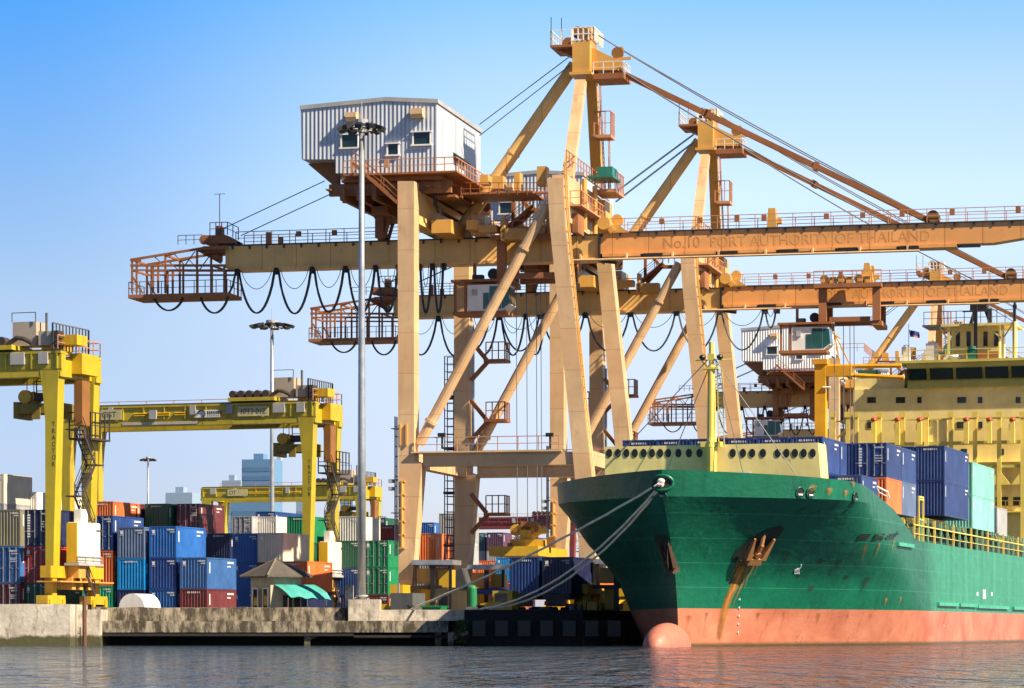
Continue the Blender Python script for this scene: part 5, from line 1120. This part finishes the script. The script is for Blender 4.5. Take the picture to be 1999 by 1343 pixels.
m = MB(); m.tube((p.x, 8.5, pt), (p.x, 8.5, pp), .2, 8); m.box(p.x-.25, p.x+.25, 8.3, 8.7, pt+.3, pt+.8); m.box(p.x-.6, p.x+.6, 8.2, 8.8, pt-.35, pt-.2); m.beam((p.x-.8, 8.5, pt+.4), (p.x-.2, 8.5, pt-.3), .1); m.beam((p.x+.8, 8.5, pt+.4), (p.x+.2, 8.5, pt-.3), .1); m.tube((p.x-1.3, 8.5, pt+.35), (p.x+1.6, 8.5, pt+.35), .04, 5); m.build('mast_top', syel, fm)
for s in (-.65, .65): m = MB(); m.ball((p.x+s, 8.4, pt+.55), (.26, .26, .2)); m.build('mast_lamp', black, fm)
m = MB(); m.ladder((p.x+.75, 8.5, p.z-.4), (p.x+.62, 8.5, pt-.3), (1, 0, 0), .4, .35, .03); m.build('mast_ladder', syel, fm)
m = MB()
for a, c in (((1397, 705), (1452, 930)), ((1385, 715), (1300, 925)), ((1395, 700), (1560, 935)), ((1384, 700), (1172, 925))):
    m.tube(SH.on_v(*a, 8.5), SH.on_v(*c, 7.5), .035, 4)
m.build('mast_stay', wire, fm)
m = MB(); q = SH.on_v(1455, 930, 8.0); m.rail([(q.x-.35, 8.0, q.z-.6), (q.x+.35, 8.0, q.z-.6)], .9, .05, .7, False); m.build('hatch_frame', white, ship)
# hatch covers and cell guides under the boxes
m = MB(); m.box(-9.2, 9.2, 33, 111, 7.0, 9.6); m.box(-10.2, 10.2, 43, 71, 9.61, 10.0); m.build('hatch_coaming', plain('coaming_dark', (.03, .05, .045), .7), ship)
# deck edge posts and rails
postm = paint('post_green', (.20, .42, .26), .5, .4, .3)
ys = [31+i*3.05 for i in range(24)]
for i, y in enumerate(ys):
    m = MB(); m.beam((10.95, y, 8.15), (10.95, y, 10.1), .16); m.beam((10.95, y, 8.15), (10.2, y+.02, 10.1), .08); m.build('side_post', postm if i % 3 else syel, ship)
m = MB(); m.beam((10.97, 30.8, 9.5), (10.97, 101.5, 9.4), .09); m.beam((10.97, 30.8, 8.8), (10.97, 101.5, 8.8), .05); m.build('side_rail', syel, ship)
m = MB(); m.rail([(8.8, 31, 7), (8.8, 100, 7)], 2.2, .05, 2.2); m.box(8.9, 9.1, 31, 43, 7.0, 8.8); m.build('inner_rail', postm, ship)
m = MB(); m.rail([(10.9, 33.4, 8.2), (10.9, 35.3, 8.2)], 3.6, .07, 1.9); m.beam((10.9, 33.4, 11.6), (10.9, 35.3, 11.6), .1); m.box(10.2, 10.6, 22.6, 24.6, 8.6, 10.0); m.build('gangway_frame', syel, ship)
m = MB(); c = SH.on_v(1706, 963, 12); m.path([(c.x+.2, 12.0, c.z+.5), (c.x+.9, 12.6, c.z+.1), (c.x+1.0, 12.9, c.z-.3), (c.x+.3, 12.3, c.z+.1), (c.x+.2, 12.0, c.z+.5)], .07, 6); m.build('bulwark_chock', white, ship)

# ship's boxes
def sbox(b, t, z, color, label, H=s_, L=6.06, end='blank', mk='', n=0):
    w = SH.world((b-CWID, t, z)); return container(w.x, w.y, z, color, end, H, L, -YAW, label, 'containers on the ship', mk)
z1_ = 12.7
words_ = 'leftmost,second,third,fourth,fifth'.split(',')
for i in range(6):
    b = 8.0-(5-i)*2.54
    sbox(b, 10.6, z1_, 'shipblue', ('blue container with its pale side in sun at the right end behind the breakwater' if i == 5 else f'navy container, {words_[i]} of the row peeping over the breakwater'), mk='d'+('s' if i == 5 else ''))
    if i > 3: sbox(b, 10.6, z1_-2.61, 'shipblue', f'blue container on deck behind the breakwater, {"right" if i == 5 else "left"} of two low ones', mk='s')
    sbox(b, 16.8, z1_, 'shipblue', ('pale blue container end on behind the rightmost breakwater one' if i == 5 else f'navy container hidden in the second row, {words_[i]} from left'), mk='s')
sbox(8.0, 16.8, z1_-2.61, 'shipblue', 'blue container low in the second row behind the breakwater', mk='')
sbox(10.45, 12.7, 9.95, 'shipblue', 'single low navy container just above the bulwark slope', mk='ds')
for k, (col, mk) in enumerate((('shipblue', 's'), ('orange', ''))):
    pass
sbox(11.0, 19.4, z1_, 'shipblue', 'blue container with lettered doors, upper front one above the orange box', end='door', mk='cs')
sbox(11.0, 19.4, z1_-2.61, 'orange', 'bright orange container low beside the bulwark slope')
sbox(11.0, 25.6, z1_, 'shipblue', 'pale sided blue container behind the lettered door one, upper tier', mk='s')
sbox(11.0, 25.6, z1_-2.61, 'slate', 'greyish blue container behind the orange one, lower tier', mk='s')
sbox(8.46, 19.4, z1_, 'shipblue', 'navy container inboard of the lettered door one', mk='d')
sbox(8.46, 25.6, z1_, 'shipblue', 'navy container inboard in the third bay', mk='d')
for r, (b, l) in enumerate(((11.0, 'outer'), (8.46, 'inner'))):
    for k in range(2):
        if r == 1 and k == 0: continue
        sbox(b, 44.7, 10.7+k*2.92, 'shipblue', f'large navy container with broad pale side, {"upper" if k else "lower"} {l} one amidships', 2.9, 12.19, mk='ds' if k else 's')
for k in range(2): sbox(11.0, 58.9, 10.1+k*2.92, 'mint', f'mint green container amidships, {"upper" if k else "lower"} of two', 2.9, 12.19, mk='s')
sbox(10.2, 78, 10.1, 'grey', 'grey container far aft beside the bridge front', s_, 6.06)

# accommodation block
TA = 116.0
def SA(px, py, t=TA): return SH.on_v(px, py, t)
zA = SA(1800, 757).z
x0_ = SA(1666, 800).x; 
m = MB(); m.box(x0_, 11.4, TA, TA+9, 7.0, zA); m.box(x0_, SA(1765, 0).x, TA+.3, TA+7, zA+.003, SA(1700, 738).z); acc = m.build('accommodation_block', scream, ship)
def win(px0, px1, py0, py1, t, par, mat=glass, fr=True):
    a, c = SA(px0, py1, t), SA(px1, py0, t); w = MB(); w.box(a.x, c.x, t-.06, t-.012, a.z, c.z); return w.build('window', mat, par)
for a_, b__ in ((1693, 1710), (1749, 1767), (1791, 1799), (1869, 1886), (1909, 1918), (1983, 1992)): win(a_, b__, 775, 787, TA, acc)
for a_, b__ in ((1693, 1706), (1750, 1759), (1793, 1800), (1868, 1884), (1911, 1918), (1974, 1982)): win(a_, b__, 823, 836, TA, acc)
for a_, b__ in ((1876, 1888), (1953, 1960)): win(a_, b__, 876, 888, TA, acc)
for a_, b__ in ((1944, 1968), (1978, 2010)): win(a_, b__, 970, 988, TA, acc, black)
m = MB(); z = SA(1850, 905).z; m.box(SA(1885, 0).x, 11.5, TA-1.6, TA-.01, z-.25, z); m.rail([(SA(1940, 0).x, TA-1.5, SA(1850, 1000).z), (11.3, TA-1.5, SA(1850, 1000).z)], 1.1, .05, 1.5); m.box(SA(1940, 0).x, 11.4, TA-1.6, TA-.01, SA(1850, 1000).z-.15, SA(1850, 1000).z); m.build('balcony', syel, acc)
# wheelhouse with slanting windows
zw0, zw1 = SA(1850, 757).z, SA(1850, 709).z
wx0, wx1 = SA(1762, 730).x, 12.5
m = MB(); m.prism([(wx0+.6, TA-.6, zw0), (wx0+.6, TA-.2, zw0+1.0), (wx0+.6, TA-.9, zw1-.5), (wx0+.6, TA-.9, zw1), (wx0+.6, TA+7, zw1), (wx0+.6, TA+7, zw0)], (wx1-wx0-.6, 0, 0))
wh = m.build('wheelhouse', solive, ship)
m = MB(); m.box(wx0-.5, wx1+.3, TA-1.3, TA+7.3, zw1+.003, zw1+.28); m.build('roof_edge', solive, wh)
za, zb2 = SA(1850, 741).z, SA(1850, 720).z
for a_, b__ in ((1766, 1808), (1815, 1860), (1866, 1917), (1923, 1968), (1974, 2030)):
    m = MB(); a, c = SA(a_, 0, TA-.9).x, SA(b__, 0, TA-.9).x
    m.prism([(a, TA-.62, za), (a, TA-1.0, zb2), (a, TA-.8, zb2), (a, TA-.42, za)], (c-a, 0, 0)); m.build('window', glass, wh)
m = MB(); m.rail([(wx0+.3, TA-1, zw1+.28), (wx1, TA-1, zw1+.28)], 1.1, .04, 2.2); m.build('railing', syel, wh)
# radar tower
tx0, tx1 = SA(1852, 0, TA+1).x, SA(1957, 0, TA+1).x; zt0, zt1 = zw1+.29, SA(1850, 640, TA+1).z
m = MB(); m.box(tx0+.3, tx1-.3, TA+1, TA+5, zt0, zt1); m.box(tx0-.6, tx1+1.5, TA-.5, TA+6, zt1+.003, zt1+.25); tw = m.build('radar_tower', scream, ship)
for a_ in (1866, 1887, 1920, 1941):
    m = MB(); a, c = SA(a_, 676, TA+1), SA(a_+8, 647, TA+1); m.box(a.x, c.x, TA+.94, TA+.99, a.z, c.z); m.build('window', glass, tw)
for px, sg in ((1852, 1), (1957, -1)):
    a = SA(px, 0, TA-.2).x; m = MB(); m.beam((a, TA-.2, zt0), (a, TA-.2, zt1), .28); m.beam((a, TA-.2, zt1-1.5), (a+sg*1.6, TA-.2, zt1-.05), .16); m.beam((a, TA-.2, zt1-1.5), (a-sg*1.0, TA-.2, zt1-.05), .14); m.build('roof_post', scream, tw)
m = MB(); m.rail([(tx0-2.5, TA, zt1+.25), (tx1+1.3, TA, zt1+.25)], 1.4, .035, .9); m.box(tx0-2.6, tx0-.6, TA-.4, TA+4, zt1+.05, zt1+.24); m.build('railing', wire, tw)
c = SA(1905, 0, TA-.6).x
m = MB(); m.beam((c, TA-.7, zw1+.28), (c, TA-.7, zt1+3), .35); m.beam((c-1, TA+2, zt1+.26), (c-.3, TA+2, zt1+2.6), .35); m.beam((c+1.2, TA+2, zt1+.26), (c+.4, TA+2, zt1+2.6), .35); m.box(c-.9, c+.9, TA+1, TA+2.4, zt1+1.8, zt1+2.4); m.beam((c-1.4, TA-.7, zt1+1.5), (c+1.6, TA-.7, zt1+1.5), .12); m.box(c+.9, c+1.3, TA+1.5, TA+2.2, zt1+.26, zt1+2); rm = m.build('radar_mast', black, ship)
m = MB(); m.box(c-1.5, c+1.5, TA-.9, TA-.6, zt1+3.05, zt1+3.35); m.build('radar_scanner', black, rm)
c = SA(1981, 0, TA-.4).x
m = MB(); m.tube((c, TA-.4, zw1+.28), (c, TA-.4, zt1+.3), .25, 8); sgm = m.build('signal_mast', scream, ship); m = MB(); m.tube((c, TA-.4, zt1+.3), (c, TA-.4, zt1+2.6), .14, 6); m.beam((c-1, TA-.4, zt1+2.5), (c+1, TA-.4, zt1+2.5), .14); m.box(c-.2, c+.2, TA-.6, TA-.2, zt1+1.7, zt1+2.1); m.build('mast_top', black, sgm)
m = MB(); a = SA(1897, 0, TA-.9).x; m.box(a-.5, a+.5, TA-1, TA-.3, zw1+.3, zw1+1.4); m.cyl((a, TA-.65, zw1+1.5), (0, 0, 1), .5, .3); m.build('teal_locker', teal, ship)
m = MB(); a = SA(1910, 0).x; m.box(a, a+2.1, TA-.3, TA+.2, zw1+.3, zw1+1.1); m.build('brown_locker', brown, ship)
m = MB(); a = SA(1866, 0).x; m.ball((a, TA-.3, zw1+.5), (.75, .5, .42)); m.build('satellite_dome', white, ship)
for px, w_, h_ in ((1818, 1.2, 1.9), (1768, .9, 1.6)): m = MB(); a = SA(px, 0).x; m.box(a-w_/2, a+w_/2, TA, TA+.8, zw1+.3, zw1+.3+h_); m.cyl((a, TA+.4, zw1+.35+h_), (0, 0, 1), w_*.35, .3, 12); m.build('deck_locker', white, ship)
m = MB(); a = SA(1682, 735).x; z = SA(1850, 737).z; m.box(a-.2, a+1.4, TA+.5, TA+2, z, z+.7); m.box(a-.5, a+1.7, TA+.3, TA+2.2, z+.71, z+1.05); m.build('vent_cowl', teal, ship)
# lashing bridge with posts in front
TL = 113.5
def SL(px, py): return SH.on_v(px, py, TL)
zb3, zmid, zlow = SL(1850, 862).z, SL(1850, 818).z, SL(1850, 912).z
m = MB(); m.box(SL(1630, 0).x, 11.5, TL-.2, TL+.9, zb3-.35, zb3); m.beam((SL(1630, 0).x, TL, zmid), (11.5, TL, zmid), .16); m.beam((SL(1895, 0).x, TL, zlow), (11.5, TL, zlow), .3); lb = m.build('lashing_bridge', solive, ship)
for px in (1627, 1656, 1672, 1717, 1763, 1809, 1857, 1904, 1951, 1997):
    p = SL(px, 805); m = MB(); lo_ = 7.0
    m.box(p.x-.22, p.x+.22, TL-.3, TL-.02, lo_, p.z); m.box(p.x-.35, p.x+.35, TL-.36, TL-.3, p.z-.55, p.z+.05)
    if px > 1900: m.prism([(p.x-1.2, TL-.28, SL(1850, 948).z), (p.x+1.2, TL-.28, SL(1850, 948).z), (p.x+.25, TL-.28, SL(1850, 925).z), (p.x-.25, TL-.28, SL(1850, 925).z)], (0, .25, 0))
    m.build('lashing_post', syel, lb)
redm = plain('red_cap', (.45, .04, .02))
for px in (1708, 1754, 1797, 1888, 1933, 1978):
    p = SL(px, 822); m = MB(); m.box(p.x-.25, p.x+.25, TL-.8, TL-.4, zb3-.3, p.z); q = m.build('vent_pipe', syel, lb); m = MB(); m.ball((p.x, TL-.6, p.z+.1), (.36, .3, .28)); m.build('pipe_cap', redm, q)
for px in (1820, 1840): p = SL(px, 818); m = MB(); m.box(p.x-.45, p.x+.45, TL+.1, TL+.4, zb3-2, p.z); m.build('vent_trunk', scream, lb)
m = MB(); m.beam(SL(1632, 858), SL(1656, 835), .16); m.build('brace', syel, lb)
# deck crane
TD = 95.0
p = SH.on_v(1603, 850, TD); zc = SH.on_v(1603, 702, TD).z
m = MB(); m.box(p.x-.55, p.x+.55, TD-.55, TD+.55, 7.0, zc); m.box(p.x-.75, p.x+.75, TD-.7, TD+.7, zc-.5, zc+.003); dc = m.build('deck_crane_post', paint('deck_crane_orange', (.72, .37, .02), .4, .35, .15), ship)
m = MB(); q0, q1 = SH.on_v(1612, 715, TD), SH.on_v(1760, 714, TD); m.tube(q0, q1, .22, 8); q0, q1 = SH.on_v(1612, 730, TD), SH.on_v(1765, 737, TD); m.tube(q0, q1, .22, 8); m.box(p.x+.6, p.x+3.2, TD-.4, TD+.4, SH.on_v(1620, 735, TD).z, SH.on_v(1620, 715, TD).z)
q = SH.on_v(1640, 712, TD); m.beam((q.x, TD, q.z), (q.x-.6, TD, q.z+3.2), .12); m.beam((q.x+1, TD, q.z), (q.x-.5, TD, q.z+3), .12); m.build('crane_jib', MATS['deck_crane_orange'], dc)
m = MB(); q = SH.on_v(1620, 757, TD); m.tube((p.x+.3, TD-.6, q.z), (q.x+.2, TD-.6, q.z), .12, 6); m.ball(SH.on_v(1645, 745, TD), .35); m.build('crane_hook', white, dc)
# ship's flag
p = SH.on_v(1774, 650, TA-.5); m = MB(); fx = 9
vs = [(p.x+1.1*i/fx+.03*j, p.y+.18*sin(i*.9+j*.4), p.z+.35-.75*j/4-.28*(i/fx)*(1 if j < 2 else .6)) for i in range(fx+1) for j in range(5)]
m.add(vs, [(i*5+j, (i+1)*5+j, (i+1)*5+j+1, i*5+j+1) for i in range(fx) for j in range(4)])
fl = m.build('flag', plain('flag_blue', (.02, .035, .22), .8)); fl.data.materials.append(plain('flag_ochre', (.35, .18, .10), .8)); fl.location = SH.o; fl.rotation_euler = (0, 0, -YAW)
for i, pg in enumerate(fl.data.polygons):
    if i % 4 == 3: pg.material_index = 1
md = fl.modifiers.new('cloth', 'SOLIDIFY'); md.thickness = .02
tag(fl, 'small dark blue and ochre flag flying left of the ship bridge', 'flag')
m = MB(); m.tube((p.x, p.y, zw1+.3), (p.x, p.y, p.z+1), .035, 5); m.build('flag_halyard', wire, ship)

# ------------------------------------------------------------------ mooring ropes
ropem = plain('mooring_rope', (.95, .84, .62), .9)
def rope(label, a, c, sag, r=.085, twist=0):
    m = MB(); n = 26
    pts = [a.lerp(c, i/n)-V((0, 0, sag*4*(i/n)*(1-i/n)))+V((0, 0, .02*sin(i*2.1+twist))) for i in range(n+1)]
    m.path(pts, r, 7); tag(m.build('mooring_rope', ropem, None, True), label, 'rope', 'mooring lines from the bow')
fa = SH.world((0, stem(11.3)-.25, 11.25))
q1 = at(800, 1199, 230.6); q1.z = 2.75
rope('nearly straight upper mooring rope from the bow to the pale quay wall', fa+V((-.15, 0, 0)), q1, .45)
q2 = at(935, 1194, 230.6); q2.z = 2.76
rope('left of the two sagging mooring ropes from the bow fairlead', fa, q2, 1.75, .085)
rope('right of the two sagging mooring ropes from the bow fairlead', fa+V((.12, 0, -.05)), q2+V((.6, .3, 0)), 1.95, .085, 1.5)
m = MB(); a0 = q2+V((-.1, 0, 0)); m.path([a0+V((-i*.55, -.35*(i % 2)*.3-.02*i, -.0-.04*i)) for i in range(11)], .055, 6); tag(m.build('mooring_rope', ropem, None, True), 'slack rope tail lying along the quay edge beside the pale wall', 'rope', 'mooring lines from the bow')
for px, Y, lb in ((800, 230.7, 'small black bollard at the end of the upper mooring rope'), (937, 230.9, 'small black bollard where the sagging ropes meet the quay')):
    root = thing('bollard', lb, 'bollard', (atx(px, Y), Y, 2.72)); h_ = .0
    m = MB(); m.path([(0, 0, 0), (0, 0, h_+.15), (0, 0, h_+.25)], .16, 12, .2); m.build('post', black, root); m = MB(); m.cyl((0, 0, h_+.3), (0, 0, 1), .3, .12, 14); m.build('cap', black, root)

# bush on the quay face
rb = random.Random(3); root = thing('bush', 'small green bush growing from the quay face beside the ledge end', 'bush', (atx(899, 229.6), 229.7, 1.2))
lf = plain('leaf_green', (.055, .13, .025), .6); lf2 = plain('leaf_light', (.12, .22, .04), .6)
for k, mt in enumerate((lf, lf2)):
    m = MB()
    for i in range(420):
        p = V((rb.gauss(0, .22), rb.uniform(-.35, .25), rb.uniform(-1.1, .75))); p.x *= 1.25-.5*abs(p.z); a = V((rb.uniform(-1, 1), rb.uniform(-1, 1), rb.uniform(-1, 1))).normalized()*.09; c = a.cross(V((rb.uniform(-1, 1), .3, rb.uniform(-1, 1)))).normalized()*.035
        m.add([p-a, p+c, p+a, p-c], [(0, 1, 2, 3)])
    m.build('foliage', mt, root)
m = MB()
for i in range(5): m.tube((rb.uniform(-.1, .1), .5, -.8), (rb.uniform(-.3, .3), -.2, rb.uniform(-.3, .5)), .015, 4)
m.build('stem', brown, root)
#END

# ------------------------------------------------------------------ loose gear on the quay between the crane legs
def gear(name, label, cat, px, Y, rz, parts_, group=None, z=G):
    root = thing(name, label, cat, (atx(px, Y), Y, z), rz, group)
    for nm_, mt, f in parts_: m = MB(); f(m); m.build(nm_, mt, root)
    return root
dgrey = paint('generator_grey', (.10, .11, .12), .5, .5, .4); bright = plain('skip_green', (.012, .22, .085), .5)
gear('generator_set', 'dark grey generator housing on the quay right of the tall mast', 'generator', 762, 243, -YAW, [('housing', dgrey, lambda m: m.box(0, 1.9, 0, 3, .3, 2.2)), ('skid', black, lambda m: m.box(-.1, 2.0, -.1, 3.1, 0, .29)), ('exhaust_pipe', steel, lambda m: m.tube((.5, .6, 2.2), (.5, .6, 3.0), .1))])
gear('rubbish_skip', 'bright green open skip between the landside wheels of the nearest crane', 'skip', 829, 243, -YAW, [('tub', bright, lambda m: m.prism([(0, 0, .2), (1.1, 0, .2), (1.4, 0, 1.15), (-.3, 0, 1.15)], (0, 1.6, 0))), ('rim', bright, lambda m: (m.box(-.38, 1.48, -.06, .0, 1.05, 1.2), m.box(-.38, 1.48, 1.605, 1.66, 1.05, 1.2)))])
gear('water_tank', 'small rounded green tank beside the far landside crane wheels', 'tank', 922, 249, 0, [('tank_shell', bright, lambda m: (m.cyl((0, 0, 1.9), (0, 0, 1), .38, 1.5, 16), m.ball((0, 0, 2.65), (.38, .38, .3), 16, 8))), ('stand', dgrey, lambda m: m.box(-.5, .5, -.5, .5, 0, 1.14))])
def tarp(m):
    pr = [(-.9, 0), (.9, 0), (.85, 1.6), (.5, 3.4), (.1, 4.6), (-.35, 4.4), (-.8, 2.4)]
    m.prism([(x, 0, z) for x, z in pr], (0, 1.4, 0))
gear('covered_drum', 'tall dark tarpaulin covered cable drum leaning by the far landside leg', 'cable drum', 899, 262, -YAW, [('tarpaulin', paint('grey_tarpaulin', (.06, .07, .08), .8, .5, 0, bump=.9), tarp)])
for i, px in enumerate((972, 984, 1118, 1131)):
    gear('oil_drum', ['rusty oil drum left of a pair in the shade left of the navy containers', 'rusty oil drum right of a pair in the shade left of the navy containers', 'dark oil drum left of a pair right of the navy containers', 'dark oil drum right of a pair right of the navy containers'][i], 'drum', px, 238+i*.2, 0, [('drum_body', [rusty, rusty, dgrey, dgrey][i], lambda m: m.cyl((0, 0, .72), (0, 0, 1), .3, .9, 14)), ('rim', black, lambda m: (m.cyl((0, 0, 1.19), (0, 0, 1), .315, .05, 14), m.cyl((0, 0, .25), (0, 0, 1), .315, .05, 14)))], 'oil drums on the quay')
gear('spreader_frame', 'spare yellow lifting frame lying on the quay beside the bow', 'lifting frame', 1122, 246, -YAW, [('frame', ryel2, lambda m: (m.box(0, 2.4, 0, .4, .9, 1.4), m.box(0, 2.4, 5.6, 6, .9, 1.4), m.box(0, .35, .41, 5.59, .95, 1.35), m.box(2.05, 2.4, .41, 5.59, .95, 1.35))), ('trestle', black, lambda m: (m.box(.2, .5, .1, .3, 0, .89), m.box(1.9, 2.2, .1, .3, 0, .89), m.box(.2, .5, 5.7, 5.9, 0, .89), m.box(1.9, 2.2, 5.7, 5.9, 0, .89)))])
gear('transformer_kiosk', 'cream transformer kiosk between the near and far landside crane legs', 'kiosk', 850, 256, -YAW, [('housing', paint('kiosk_cream', (.66, .55, .32), .5, .5, .2), lambda m: m.box(0, 2.0, 0, 2.4, 0, 2.6)), ('door', dgrey, lambda m: m.box(.3, 1.1, -.03, -.002, .1, 2.1)), ('roof', dgrey, lambda m: m.box(-.15, 2.15, -.15, 2.55, 2.603, 2.75))])
stack(838, 276, [('orange', 'door', s_, 'b', 'orange door container low behind the kiosk and crane wheels'), ('redbrown', 'blank', s_, 'd', 'red brown container second up behind the crane wheels')])
stack(1125, 300, [('red', 'blank', s_, 'b', 'red container low behind the yellow lifting frame'), ('orange', 'blank', s_, '', 'orange container half hidden by the bow, behind the lifting frame')])
